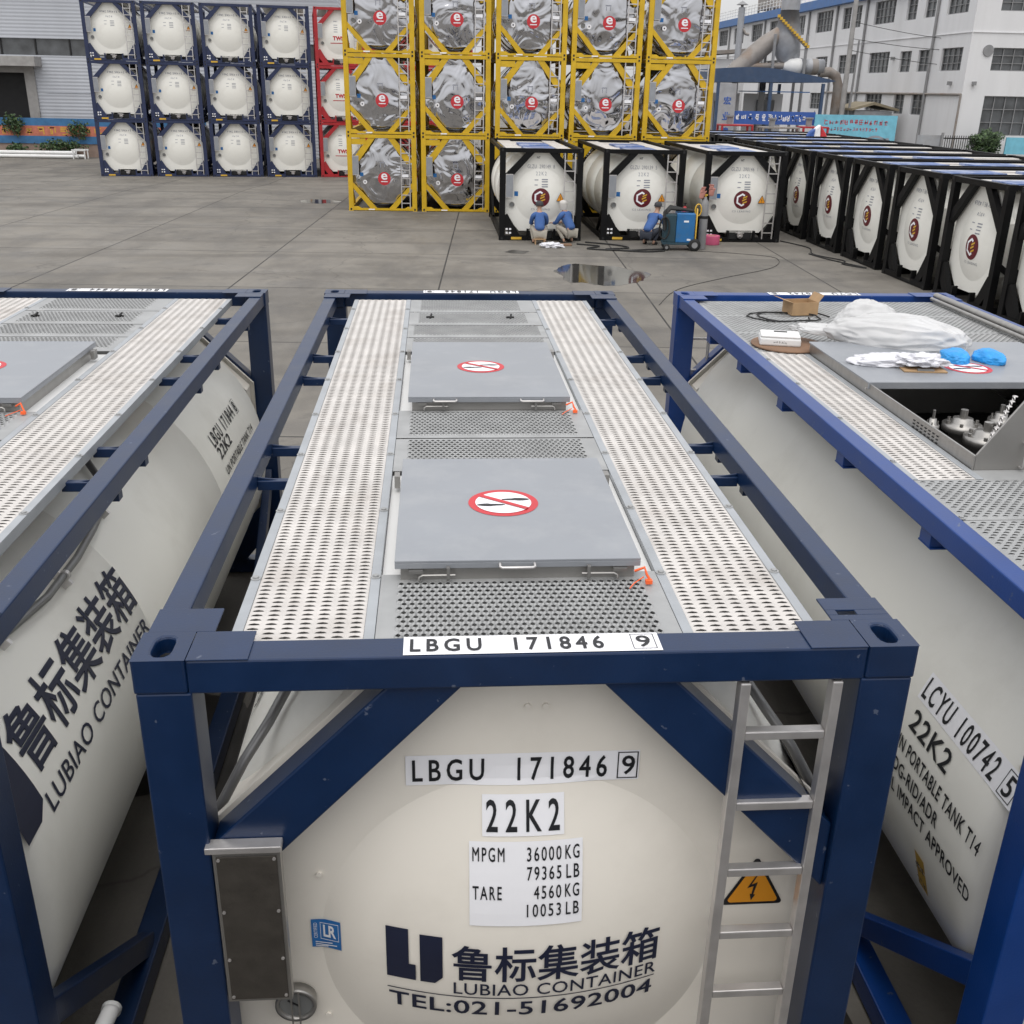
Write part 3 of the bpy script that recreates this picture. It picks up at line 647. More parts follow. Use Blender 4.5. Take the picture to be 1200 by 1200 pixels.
# ---- the left container: a copy with its own number
SK = ('serial_sticker', 'serial_lettering', 'size_sticker', 'weight_sticker')
bpy.context.view_layer.update()
left = copy_tree(mid, skip=SK); left.location = (-2.92, 0, 0)
left['label'] = 'navy framed white tank container at the left showing its flank with Chinese lettering'
top_plate(left, 'LBGU  171844', '8', True); top_plate(left, 'LBGU  171844', '8'); serial(left, 'LBGU  171844', '8')
side_serial(left, 1, 'LBGU 171844', '8', [], 4.25, 25.2); side_serial(left, -1, 'LBGU 171844', '8', [], CL-4.25, 25.2)

# ---- the right container in brighter blue, top being fitted out
rgt = thing('tank_container', 'bright blue framed white tank container at the right with an opened hatch on top', 'tank container', (2.975,0,0), 0, 'large tank containers in the foreground')
build_frame(rgt, M['blue'], True); tank_shell(rgt, M['white'], 96, (1.71, 3.945)); end_plate(rgt, M['cream']); end_plate(rgt, M['cream'], True); ladder(rgt, True); warn_sign(rgt); lr_sticker(rgt); doc_box(rgt, True)
walkway(rgt, -1.09, -.74, 1.56, 4.03); walkway(rgt, .74, 1.04, 1.56, 4.03)
M_w2 = M['walk']
def wide_grating(root, x0, x1, ya, yb):
    w = MB(); holes_sheet(w, x0+.02, x1-.02, ya+.02, yb-.02, .0445, .026, .015, .0085, .006, True)
    for (a, b, c, d) in ((x0, x1, ya, ya+.02), (x0, x1, yb-.02, yb), (x0, x0+.02, ya+.02, yb-.02), (x1-.02, x1, ya+.02, yb-.02)): w.add([(a,c,0),(b,c,0),(b,d,0),(a,d,0)], [(0,1,2,3)])
    o = w.build('grating', M['galv'], root); o.location = (0, 0, ZW); q = MB(); q.box(x0+.03, x1-.03, ya+.03, yb-.03, -.034, -.030); q.build('grating_pan', M['gratingshade'], o); return o  # the sheet below is added as painted shade behind the holes
for ya, yb in ((4.035, 4.60), (4.605, 5.20), (5.205, 5.82)): wide_grating(rgt, -1.09, 1.04, ya, yb)
for ya, yb in ((.14, .60), (.605, 1.08), (1.085, 1.555)): wide_grating(rgt, -1.09, 1.04, ya, yb)
q = MB(); q.box(-.738, .738, 1.56, 1.688, ZW-.02, ZW-.002); q.build('grating', M['galv'], rgt)
# hatch coaming, open at the near half, lid closed over the far half
z0, z1 = 2.13, 2.625
c = MB(); X0, X1, Y0, Y1 = -.735, .735, 1.69, 3.98
c.box(X0, X0+.012, Y0, Y1, z0, z1); c.box(X1-.012, X1, Y0, Y1, z0, z1); c.box(X0+.0125, X1-.0125, Y1-.012, Y1, z0, z1); c.prism([(X0+.0125, z0), (X1-.0125, z0), (X1-.0125, z1+.02), (.52, 2.98), (-.48, 2.98), (X0+.0125, z1)], 'y', Y0, Y0+.012)
co = c.build('hatch_coaming', M['steel'], rgt, .003)
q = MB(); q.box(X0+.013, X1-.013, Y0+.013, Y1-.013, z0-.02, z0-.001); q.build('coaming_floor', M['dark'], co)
q = MB(); q.box(X0-.01, X1+.01, 2.95, 3.42, z1+.001, z1+.012); q.box(X0-.01, X1+.01, 2.942, 2.9495, z1-.03, z1+.012); lo = q.build('lid', M['lid'], co, .003); no_step(lo, .02, 3.27, z1+.0135); q = MB(); q.box(X0-.01, X1+.01, 3.425, 3.98, z1+.001, z1+.011); q.build('lid', M['lid'], co, .003)
q = MB(); q.tube([(-.50, Y0-.001, z1-.06), (-.50, Y0-.03, z1-.06), (-.50, Y0-.03, z1+.06), (-.50, Y0-.001, z1+.06)], .006, 8); q.build('handle', M['alu'], co)
q = MB(); q.box(-.72, -.64, 2.97, 2.99, z1-.02, z1+.005); q.tube([(-.75, 2.965, z1-.03), (-.66, 2.965, z1-.03), (-.65, 2.965, z1-.06)], .006, 8); q.build('latch', M['alu'], co)
q = MB()
for k in range(7):
    for j in range(4): q.box(X0-.003, X0-.001, 2.05+k*.045, 2.07+k*.045, 2.54+j*.018, 2.546+j*.018)
q.build('vent_slots', M['dark'], co)
def valve(x, y, r, h):
    v = MB(); v.lathe([(.001, h), (r*.5, h), (r*.55, h-.03), (r, h-.035), (r, h-.075), (r*.6, h-.08), (r*.6, .0)], 'z', (x, y, z0), 20); v.cyl((x, y, z0+h), (x, y, z0+h+.05), r*.2, 8)
    for k in range(6): a = k*math.pi/3; v.cyl((x+r*.8*math.cos(a), y+r*.8*math.sin(a), z0+h-.035), (x+r*.8*math.cos(a), y+r*.8*math.sin(a), z0+h-.015), r*.09, 6)
    v.build('valve', M['steel'], co)
valve(-.24, 2.74, .11, .35); valve(-.22, 2.50, .12, .35); valve(.02, 2.80, .07, .36); valve(.10, 2.62, .10, .33); valve(.45, 2.5, .16, .27); valve(-.44, 2.70, .04, .36)
q = MB()
for k in range(16):
    t = k/15; p = Vector((-.26+.34*t, 2.38+.42*t, z0+.36+.10*t)); q.lathe([(.012, -.004), (.018, 0), (.012, .004), (.006, 0), (.012, -.004)], 'z' if k % 2 else 'x', p, 10)
q.build('chain', M['alu'], co)
q = MB(); q.tube([(1.03, 3.2, 2.60), (1.03, 5.85, 2.60)], .028, 10); q.tube([(.97, 3.2, 2.585), (.97, 5.8, 2.585)], .016, 8); q.build('folded_handrail', M['steel'], rgt)
brackets_y = (1.71, 2.9, 4.03, 4.9)
for y in (1.15, 2.15, 3.15, 4.05, 4.9):
    for sx in (-1, 1):
        b = MB(); x0, x1 = sorted((sx*1.09, sx*1.19)); b.box(x0, x1, y-.05, y+.05, CH-.17, CH-.1055); b.box(x0, x1, y-.06, y+.06, CH-.178, CH-.1705); b.build('bracket', M['blue'], rgt, .003)
bolts(rgt, [(-1.075, y) for y in (.5, 1.1, 1.8, 2.5, 3.2, 3.8)], ZW+.004)
top_plate(rgt, 'LCYU  100742', '5', True); top_plate(rgt, 'LCYU  100742', '5'); serial(rgt, 'LCYU  100742', '5')
side_serial(rgt, -1, 'LCYU 100742', '5', [('22K2', .02, 12.2, .10, .36), ('UN PORTABLE TANK T14', -.04, 6.1, .070, .78), ('IMDG-RID/ADR', -.08, .6, .070, .52), ('RAIL IMPACT APPROVED', -.10, -4.6, .070, .86)], 1.08, 19.6, .105, .62, True)
sp = side_text(rgt, -1, poly_bm([rect(0, .09, 0, .20)]), .80, -21, 'approval_plate', M['gold'], .004)
rng = random.Random(8); side_text(rgt, -1, poly_bm(glyph_polys(3, .022, .05, .006, rng, .006, .02)+glyph_polys(3, .022, .05, .006, rng, .006, .11)), .80, -21, 'plate_lettering', M['ink'], .006)
q = MB(); q.tube([(-1.11, 5.95, 2.3), (-1.11, 5.95, .5)], .014, 8); q.tube([(-.90, 5.95, 2.3), (-.90, 5.95, .5)], .014, 8)
for k in range(6): q.cyl((-1.11, 5.95, 2.2-.28*k), (-.90, 5.95, 2.2-.28*k), .012, 8)
q.build('ladder', M['alu'], rgt)
yf = lambda u, v: yd(u, v, h=.115, rd=.76)

# ---------------------------------------------------------------- containers further off: one of each kind, then copies
def flat_deck(root, blue=True):
    for s in (-1, 1):
        q = MB(); x0, x1 = sorted((s*.55, s*.97)); q.box(x0, x1, .14, 5.9, 2.49, 2.53); q.build('walkway', M['walk'], root)
    q = MB(); q.box(-.53, .53, .14, 5.9, 2.46, 2.50); q.build('grating', M['walk'] if blue else M['galv'], root)
    for y0, y1 in ((.5, 1.9), (2.6, 4.0)):
        q = MB(); q.box(-.46, .46, y0, y1, 2.501, 2.56); q.build('hatch_box', M['deckblue'] if blue else M['lid'], root, .006)
M['deckblue'] = mat('blue_hatch', (.08, .14, .33), .45, var=.25, dirt=(.55, .57, .62), dscale=1.6, damt=.95)
def far_letters(root, seed, y=.0):
    rng = random.Random(seed); at = lambda e: (lambda u, v: (u, yf(u, v)-e, v))
    place_bm(poly_bm(glyph_polys(4, .055, .09, .02, rng, -.40, 2.06)+glyph_polys(6, .055, .09, .02, rng, -.06, 2.06)+glyph_polys(1, .055, .09, .02, rng, .45, 2.06)), at(.006), 'serial_lettering', M['greyink'], root)
    place_bm(poly_bm(glyph_polys(4, .05, .08, .03, rng, -.16, 1.86)+[rect(-.25, -.12, 1.70, 1.72), rect(-.25, -.14, 1.56, 1.58)]+[rect(.02, .2, z, z+.025) for z in (1.70, 1.64, 1.57, 1.50)]), at(.006), 'weight_lettering', M['greyink'], root)
def cs_logo(root, near=True):
    at = lambda e: (lambda u, v: (u, yf(u, v)-e, v)); r = .265; c = (.0, 1.22)
    d = place_bm(poly_bm([circ(c[0], c[1], r, 40)], .06), at(.006), 'logo_disc', M['maroon'], root)
    hexa = lambda s: [(c[0]-.02+s*math.cos(R_(90+60*k)), c[1]+s*math.sin(R_(90+60*k))) for k in range(7)]
    A, B = hexa(.19), hexa(.135)
    place_bm(poly_bm([[A[k], A[k+1], B[k+1], B[k]] for k in (0, 1, 2)]+[[A[5], ((A[5][0]+A[0][0])/2, (A[5][1]+A[0][1])/2), ((B[5][0]+B[0][0])/2, (B[5][1]+B[0][1])/2), B[5]] for _ in (0,) if False]+[[((A[5][0]+A[6][0])/2, (A[5][1]+A[6][1])/2), A[6], B[6], ((B[5][0]+B[6][0])/2, (B[5][1]+B[6][1])/2)], [A[3], ((A[3][0]+A[4][0])/2, (A[3][1]+A[4][1])/2), ((B[3][0]+B[4][0])/2, (B[3][1]+B[4][1])/2), B[3]]], .08), at(.010), 'logo_letter', M['plate'], d)
    place_bm(poly_bm([[(c[0]-.02+dx, c[1]+dz), (c[0]+.11+dx, c[1]+dz+.055), (c[0]+.11+dx, c[1]+dz+.095), (c[0]-.02+dx, c[1]+dz+.04)] for dx, dz in ((.02, .03), (.0, -.045), (.02, -.12))]), at(.012), 'logo_letter', M['gold'], d)
    place_bm(text_bm('CS LEASING', .56, .055, .0, 1.2, .08), lambda u, v: (u-.28, yf(u-.28, v+.86)-.006, v+.86), 'company_lettering', M['greyink'], root)
def far_base(kind, fm, label, group, style='octagon', ladder_=True):
    t = thing('tank_container', label, 'tank container', (0, 0, 0), 0, group)
    build_frame(t, fm, False, style)
    return t
def markings(root):
    q = MB(); q.box(-.86, -.55, .0, .005, .03, .10); q.build('caution_marking', M['gold'], root)
    q = MB()
    for x in (-1.02, -.92):
        for z in (.19, .30): q.box(x, x+.06, .024, .029, z, z+.05)
    q.build('white_marking', M['plate'], root)
def bottom_valve(root):
    q = MB(); q.box(-.335, .395, .20, .24, .06, .32); q.build('valve_recess', M['rubber'], root)
    q = MB(); q.cyl((.03, .19, .20), (.03, .08, .18), .085, 14); q.cyl((.03, .19, .20), (.03, .07, .13), .05, 12); q.bar((-.12, .12, .27), (.15, .12, .25), .03, .03); q.build('discharge_valve', M['alu'], root)
# navy stack
nav = far_base('navy', M['navy2'], '', 'white tank containers in the navy stack')
tank_shell(nav, M['white'], 40); end_plate(nav, M['white'], h=.115, rd=.76); lo = ladder(nav, False); warn_sign(nav, near=False); lr_sticker(nav, near=False); doc_box(nav, False); far_letters(nav, 3); markings(nav); bottom_valve(nav); flat_deck(nav, False)
# red row
red = far_base('red', M['red'], '', 'white tank containers in the red stack')
tank_shell(red, M['white'], 40); end_plate(red, M['white'], h=.115, rd=.76); ladder(red, False); doc_box(red, False); bottom_valve(red); flat_deck(red, False)
at = lambda u, v: (u, yf(u, v)-.006, v)
place_bm(join_bm([(text_bm('TWS', .52, .19, .05, 1.05, .08), -.34, 1.14)]), at, 'company_lettering', M['redink'], red)
place_bm(poly_bm([rect(-.46, .46, 1.00, 1.035)], .1), at, 'company_lettering', M['redink'], red)
rng = random.Random(5); place_bm(poly_bm(glyph_polys(5, .03, .06, .01, rng, -.28, 1.95)+[rect(-.28, -.1, z, z+.03) for z in (1.8, 1.7, 1.6, 1.5)]), at, 'serial_lettering', M['greyink'], red)
# yellow mirror stack
yel = far_base('yellow', M['yellow'], '', 'mirror steel tank containers in the yellow stack', 'diamond')
tank_shell(yel, M['chrome'], 48); end_plate(yel, M['chrome'], h=.055, rd=1.0, y0=.22, zc=1.28); ladder(yel, False); doc_box(yel, False); flat_deck(yel, False)
ye = lambda e: (lambda u, v: (u, .22-.055*(1-min(1, u*u+(v-1.28)**2))**1.12-e, v))
d = place_bm(poly_bm([circ(.06, 1.10, .225, 40)], .08), ye(.006), 'logo_disc', M['redink'], yel)
place_bm(join_bm([(text_bm('e', .22, .22, .02, 1, .08), -.05, 1.06), (poly_bm([rect(-.06, .18, .985, 1.015)]), 0, 0)]), ye(.010), 'logo_letter', M['plate'], d)
place_bm(poly_bm([rect(-.80, -.68, 1.17, 1.30)]), ye(.008), 'certificate_sticker', M['skyblue'], yel)
d = place_bm(poly_bm([circ(-.63, .98, .075, 20)]), ye(.006), 'round_sticker', M['plate'], yel); place_bm(poly_bm([circ(-.63, .98, .025, 10)]), ye(.009), 'sticker_mark', M['ink'], d)
place_bm(poly_bm([rect(.70, .93, 1.17, 1.27)]), lambda u, v: (u, -.003, v), 'data_sticker', M['plate'], yel)
place_bm(poly_bm([rect(-.10, .10, 1.62, 1.66), rect(.06, .09, 1.48, 1.61), rect(-.08, -.05, 1.48, 1.61)], .1), ye(.006), 'weight_lettering', M['greyink'], yel)
q = MB(); q.box(-.52, -.30, .003, .0055, .035, .075); q.build('white_marking', M['plate'], yel)
q = MB(); q.box(-1.045, -.55, .02, .05, 2.25, 2.44); q.build('name_board', M['yellow'], yel)
# black containers with round maroon emblem, ladder end
blk = far_base('black', M['black'], '', 'black framed tank containers behind the workers')
tank_shell(blk, M['white'], 64); end_plate(blk, M['white'], n=72, h=.115, rd=.76); ladder(blk, False); warn_sign(blk, .46, .70, 1.12, 1.36, .078, True); lr_sticker(blk, near=False); doc_box(blk, False); cs_logo(blk); bottom_valve(blk); flat_deck(blk); markings(blk)
# black containers, rear end without ladder
brw = far_base('blackrow', M['black'], '', 'black framed tank containers in the long row at the right')
tank_shell(brw, M['white'], 64); end_plate(brw, M['white'], n=72, h=.115, rd=.76); cs_logo(brw); flat_deck(brw); far_letters(brw, 9)
bpy.context.view_layer.update()
protos = {}
for k_, p_ in (('nav', nav), ('red', red), ('yel', yel), ('blk', blk), ('brw', brw)): protos[k_] = p_
def hwoff(x, y, rz): return (x+math.cos(rz)*HW, y+math.sin(rz)*HW)     # from a front left corner to the middle of the front
ORD = ['leftmost', 'second from the left', 'third from the left', 'fourth from the left', 'fifth from the left']
ROW = ['bottom', 'middle', 'top']
th = math.atan2(1.2, 10.3)
# every copy is taken before the first one is moved
jobs = []
for r in range(3):
    for c in range(4):
        x, y = hwoff(-16.54+math.cos(th)*2.645*c, 50.9+math.sin(th)*2.645*c, th)
        jobs.append(('nav', x, y, ZF+CH*r, th, f'navy framed white tank container, {ORD[c]} in the {ROW[r]} row of its stack'))
    for c in range(3):
        x, y = hwoff(-16.54+math.cos(th)*2.645*(c+4), 50.9+math.sin(th)*2.645*(c+4), th)
        jobs.append(('red', x, y, ZF+CH*r, th, f'red framed white tank container, {ORD[c]} in the {ROW[r]} row of its stack'))
    for c in range(5):
        x, y = hwoff(-3.38+2.603*c, 35.62-.017*2.603*c, -.017)
        jobs.append(('yel', x, y, CH*r, -.017, f'yellow framed mirror tank container, {ORD[c]} in the {ROW[r]} row of its stack'))
for i, (x, y, lab, ser) in enumerate(((1.58, 28.3, 'black framed white tank container with two crouching workers before it', 'GLZU 290149 8'), (4.64, 28.5, 'black framed white tank container directly behind the blue welding machine', 'GLZU 290139 5'), (7.64, 28.35, 'black framed white tank container right of the welding machine, rightmost of three', 'GLZU 290146 1'))):
    jobs.append(('blk', x+HW, y, 0, 0, lab))
for k in range(-4, 8):
    n = 7-k
    nm = ['nearest of the long row, cut off by the picture edge', 'second nearest of the long row, its whole logo end showing', 'third nearest of the long row at the right', 'fourth nearest of the long row at the right', 'fifth nearest of the long row at the right', 'sixth nearest of the long row, right beside the short row',
          'seventh nearest of the long row, top seen behind the short row', 'eighth nearest of the long row, only its top seen', 'ninth nearest of the long row, only its top seen', 'tenth nearest of the long row, only its top seen', 'second farthest of the long row, only its top seen', 'farthest of the long row, by the cyan billboard']
    jobs.append(('brw', 11.0+.012*max(0, k), 30.3-2.85*(k-1), 0, R_(-90), 'black framed tank container '+nm[n-0] if n < 12 else ''))
for i, x in enumerate((-2.92, 0, 2.97)): jobs.append(('nav', x, -8.35, 0, 0, 'unseen navy framed tank container behind the camera, '+('left', 'middle', 'right')[i]+' of the three'))  # assumed row out of view, added to shade the near container ends
made = {}
for key, x, y, z, rz, lab in jobs:
    if key in made: o = copy_tree(protos[key])
    else: o = protos[key]; made[key] = 1
    o.location = (x, y, z); o.rotation_euler = (0, 0, rz); o['label'] = lab; made.setdefault(lab, o)
for lab, ser in (('two crouching', 'GLZU  290149  8'), ('directly behind', 'GLZU  290139  5'), ('rightmost of three', 'GLZU  290146  1')):
    o = [v for k, v in made.items() if lab in k][0]
    place_bm(join_bm([(text_bm(ser, .80, .105, .0, 1.1, .08), -.40, 2.03), (text_bm('22K2', .31, .10, .0, 1.4, .08), -.15, 1.84)]), at, 'serial_lettering', M['greyink'], o)
    place_bm(poly_bm([rect(-.19, -.08, 1.70, 1.725), rect(-.19, -.10, 1.56, 1.585)]+[rect(.02, .20, zz, zz+.03) for zz in (1.71, 1.65, 1.57, 1.51)], .1), at, 'weight_lettering', M['greyink'], o)
    place_bm(join_bm([(text_bm('NT', .10, .06, .02), -.13, 2.30)]), lambda u, v: (u, .194, v), 'tank_lettering', M['ink'], o)

# ---------------------------------------------------------------- warehouse at the left
def wallmat(name, col, sx, dirt, damt=.4, axis=2, depth=.35):
    m = mat(name, col, .55, var=.05, scale=.6, dirt=dirt, dscale=.5, damt=damt, stretch=(1.2, 1.2, .25)); n = m.node_tree.nodes; l = m.node_tree.links
    if sx:
        tc = n.new('ShaderNodeTexCoord'); w = n.new('ShaderNodeTexWave'); w.bands_direction = 'Z' if axis == 2 else 'X'; w.inputs['Scale'].default_value = sx; l.new(tc.outputs['Object'], w.inputs['Vector'])
        bp = n.new('ShaderNodeBump'); bp.inputs['Strength'].default_value = depth; bp.inputs['Distance'].default_value = .04; l.new(w.outputs[0], bp.inputs['Height']); l.new(bp.outputs[0], n['Principled BSDF'].inputs['Normal'])
    return m
M['clad'] = wallmat('ribbed_cladding', (.47, .49, .53), 1.6, (.38, .39, .42), .3)
M['glass'] = mat('dark_glass', (.085, .09, .095), .2, var=.45, scale=1.2, spec=.7)
M['plaster'] = wallmat('white_plaster', (.70, .70, .71), 0, (.52, .51, .50), .35)
M['concrete'] = mat('grey_concrete', (.34, .33, .32), .8, dirt=(.2, .19, .18), damt=.5)
M['roofblue'] = mat('blue_roof', (.045, .14, .36), .5, dirt=(.2, .25, .35), damt=.3)
M['rust'] = mat('rusty_duct', (.28, .255, .235), .6, .25, dirt=(.22, .13, .07), dscale=.7, damt=.8)
M['duct'] = mat('galvanised_duct', (.36, .37, .39), .5, .3, dirt=(.26, .2, .15), dscale=.6, damt=.4)
M['canopy'] = mat('canopy_blue', (.035, .065, .13), .5, dirt=(.1, .12, .17))
M['cyan'] = mat('cyan_board', (.17, .47, .60), .5)
M['signblue'] = mat('banner_blue', (.035, .10, .36), .55)
M['frame_grey'] = mat('window_frame', (.24, .24, .245), .5)
M['bannerred'] = mat('banner_orange', (.50, .16, .10), .6, var=.2)
M['bannerblue'] = mat('banner_side_blue', (.04, .15, .32), .6, var=.2)
M['leaf'] = mat('leaf_green', (.055, .10, .03), .6, var=.5, scale=6)
M['leafd'] = mat('leaf_dark', (.03, .06, .022), .6, var=.5, scale=6)
M['bark'] = mat('bark', (.10, .08, .06), .8)
M['brick'] = mat('brick_wall', (.30, .22, .18), .8, dirt=(.2, .15, .12))
wh = thing('warehouse', 'pale blue-grey ribbed warehouse with a dark doorway and canopy behind the navy stack', 'warehouse', (-26, 66, ZF))
q = MB(); T = 9.5
q.box(-22, -1.8, 0, .25, 0, T); q.box(2.1-.95, 20, 0, .25, 0, 5.63); q.box(2.1-.95, 20, 0, .25, 6.55, T); q.box(-1.8, 1.15, 0, .25, 4.8, 5.63); q.box(-1.8, 1.15, 0, .25, 6.55, T); q.box(-22, 20, .26, 18, 0, T-.01) if 0 else None
q.box(-22, -21.7, .26, 20, 0, T); q.box(19.7, 20, .26, 20, 0, T); q.box(-22, 20, 20.01, 20.3, 0, T)
q.build('wall', M['clad'], wh)
q = MB(); q.prism([(-.4, T+.02), (10, T+2.2), (20.8, T+.02), (10, T+2.0), ], 'x', -22.3, 20.3); q.build('roof', M['clad'], wh)
q = MB(); q.box(-1.79, 20, .12, .16, 5.63, 6.55); wv = q.build('window', M['glass'], wh)
q = MB()
for x in range(0, 21, 2): q.box(x-.04, x+.04, .02, .119, 5.63, 6.55)
q.build('window_frame', M['rubber'], wv)
q = MB(); q.box(-9, 2.25, -1.2, -.005, 5.0, 5.55); q.build('canopy', M['concrete'], wh, .02)
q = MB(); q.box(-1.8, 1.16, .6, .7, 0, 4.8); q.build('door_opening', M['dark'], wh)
q = MB(); q.box(1.16, 1.75, -.12, -.005, 0, 4.99); q.box(-9, 1.159, -.12, -.005, 4.65, 4.99); q.build('door_frame', M['concrete'], wh)
q = MB(); q.box(-.2, 20, -.02, -.002, 4.98, 5.02) if 0 else q.box(2.3, 20, -.03, -.004, 3.55, 3.58); q.build('cladding_seam', M['clad'], wh)
bw = thing('boundary_wall', 'low wall carrying a long faded banner before the warehouse', 'wall', (-30, 64.2, ZF)); q = MB(); q.box(-10, 16, 0, .2, 0, 1.9); q.build('wall', M['brick'], bw)
ban = thing('banner', 'long blue and orange banner with yellow characters on the low wall', 'banner', (-30, 64.15, ZF))
q = MB(); q.box(-10, 16, -.02, .02, .75, 1.18); q.box(-10, 16, -.02, .02, 1.75, 2.18); q.build('banner_edge', M['bannerblue'], ban)
q = MB(); q.box(-10, 16, -.021, .019, 1.181, 1.749); q.build('banner_cloth', M['bannerred'], ban)
rng = random.Random(21); place_bm(poly_bm(glyph_polys(24, .42, .42, .25, rng, -4, 1.25)), lambda u, v: (u, -.026, v), 'lettering', M['gold'], ban)
def leaves(mb, c, r, n, s, rng):
    for _ in range(n):
        while True:
            p = Vector((rng.uniform(-1, 1), rng.uniform(-1, 1), rng.uniform(-1, 1)))
            if p.length < 1: break
        k = .65+.5*noise.noise(p*2.2+Vector(c)); p = p.normalized()*(p.length**.6)*k*1.25
        p = Vector((p.x*r[0], p.y*r[1], p.z*r[2]))+Vector(c)
        a = Vector((rng.gauss(0, 1), rng.gauss(0, 1), rng.gauss(0, 1))).normalized(); b = a.orthogonal().normalized(); w = s*rng.uniform(.6, 1.3)
        mb.add([p-a*w, p+b*w*.45, p+a*w, p-b*w*.45], [(0,1,2,3)], rng.randrange(2))
def plant(name, label, x, y, z, r, n, s, seed, cat='plant', group=None, h=None):
    t = thing(name, label, cat, (x, y, z), 0, group); rng = random.Random(seed); q = MB(); hc = h or r[2]
    leaves(q, (0, 0, hc), r, n, s, rng); q.build('foliage', [M['leaf'], M['leafd']], t)
    q = MB()
    for k in range(5):
        a = k*1.3; q.tube([(0, 0, 0), (math.cos(a)*r[0]*.25, math.sin(a)*r[1]*.25, hc*.6), (math.cos(a)*r[0]*.5, math.sin(a)*r[1]*.5, hc*1.1)], [.03, .02, .008], 5)
    q.build('stem', M['bark'], t); return t
plant('creeper_plant', 'green creeper hanging over the long banner beside the doorway', -25.2, 63.9, ZF+1.2, (.75, .3, .62), 420, .10, 1, 'plant', 'plants along the banner')
plant('creeper_plant', 'low green plants spreading below the banner near the navy stack', -22.6, 63.7, ZF+.2, (1.5, .4, .42), 700, .10, 2, 'plant', 'plants along the banner')
plant('creeper_plant', 'small green plant under the left end of the banner', -25.2, 63.75, ZF+.15, (.6, .4, .33), 300, .10, 3, 'plant', 'plants along the banner')
plant('creeper_plant', 'sprawling green shoots across the banner beside the navy stack', -21.5, 63.95, ZF+1.0, (.8, .25, .55), 260, .10, 6, 'plant', 'plants along the banner')
for i, (x0, x1, y, z, lab) in enumerate(((-33, -21.3, 62.7, .12, 'front one of the pale steel pipes lying before the banner'), (-33, -21.0, 63.05, .12, 'rear one of the pale steel pipes lying before the banner'), (-31, -21.5, 62.88, .32, 'pale steel pipe resting on top of the other two'))):
    q = MB(); q.cyl((x0, y, ZF+z), (x1, y, ZF+z), .10, 12); tag(q.build('steel_pipe', M['whitepaint']), lab, 'pipe', 'steel pipes on the ground')
pt = thing('pallet_rack', 'low white steel trestle at the end of the pipes', 'trestle', (-21.2, 62.5, ZF)); q = MB()
q.box(-.4, .4, 0, .1, .45, .53); q.build('beam', M['whitepaint'], pt); q = MB(); q.box(-.4, .4, .6, .7, .45, .53); q.build('beam', M['whitepaint'], pt)
for x in (-.36, .3):
    q = MB(); q.box(x, x+.06, .02, .08, 0, .449); q.box(x, x+.06, .62, .68, 0, .449); q.build('leg', M['whitepaint'], pt)

# ---------------------------------------------------------------- white factory building at the right
XB, YB = 31.57, 62.0
fb = thing('factory_building', 'long white three storey factory building with blue roof edge and rows of grey windows', 'building', (XB, YB, ZF))
LEN, HB = 72.0, 11.55
def wall_with_windows(openings, length, height, name, fn, thick=.3):
    """a wall cut on a grid so that the openings are real holes; fn maps (u along wall, depth inward, z)"""
    us = sorted(set([0, length]+[u for o in openings for u in o[:2]])); zs = sorted(set([0, height]+[z for o in openings for z in o[2:]]))
    q = MB()
    for i in range(len(us)-1):
        for j in range(len(zs)-1):
            u0, u1, z0, z1 = us[i], us[i+1], zs[j], zs[j+1]
            if any(o[0] <= u0+1e-6 and o[1] >= u1-1e-6 and o[2] <= z0+1e-6 and o[3] >= z1-1e-6 for o in openings): continue
            q.add([fn(u0, 0, z0), fn(u1, 0, z0), fn(u1, 0, z1), fn(u0, 0, z1)], [(0,1,2,3)])
    for u0, u1, z0, z1 in openings:
        q.add([fn(u0,0,z0), fn(u1,0,z0), fn(u1,0,z1), fn(u0,0,z1), fn(u0,thick,z0), fn(u1,thick,z0), fn(u1,thick,z1), fn(u0,thick,z1)], [(0,1,5,4), (1,2,6,5), (2,3,7,6), (3,0,4,7)])
    return q.build(name, M['plaster'], fb)
dz = -ZF
side = [(1.0, 3.8, 8.85, 10.3), (5.4, 7.0, 8.85, 10.25), (8.2, 9.8, 8.85, 10.25), (11.7, 15.3, 8.85, 10.35), (17.8, 19.5, 8.85, 10.35), (19.9, 21.6, 8.85, 10.35), (23.8, 27.6, 8.85, 10.4), (30.5, 34.2, 8.85, 10.4), (37, 40.5, 8.85, 10.4), (42.9, 46.5, 8.85, 10.4), (49.3, 53, 8.85, 10.4), (55.5, 59.2, 8.85, 10.4), (63, 67, 8.85, 10.4)]
side2 = [(.8, 3.6, 5.64, 6.95), (5.3, 6.95, 5.64, 6.95), (8.0, 9.8, 5.64, 6.95), (11.6, 15.2, 5.64, 7.0), (17.6, 19.4, 5.65, 7.0), (19.8, 21.4, 5.65, 7.0), (23.9, 26.6, 5.65, 7.0), (30, 34, 5.65, 7.0), (37, 40.5, 5.65, 7.0), (43, 46.5, 5.65, 7.0), (49, 53, 5.65, 7.0)]
side1 = [(5.2, 7.0, 3.0, 4.3), (8.1, 9.8, 3.0, 4.3), (11.9, 14.9, 3.1, 4.25), (17.5, 21.0, 3.0, 4.25), (24, 27, 3.0, 4.25)]
ops_s = [(a, b, c+dz, d+dz) for a, b, c, d in side+side2+side1]
front = [(1.5, 4.9, 8.9, 10.3), (1.5, 4.9, 5.65, 6.92), (1.45, 5.0, 2.0, 4.25), (6.5, 10, 8.9, 10.3), (6.5, 10, 5.65, 6.92), (6.5, 10, 2.0, 4.25)]
ops_f = [(a, b, c+dz, d+dz) for a, b, c, d in front]
fs = lambda u, d, z: (d, u, z)
ff = lambda u, d, z: (u, d, z)
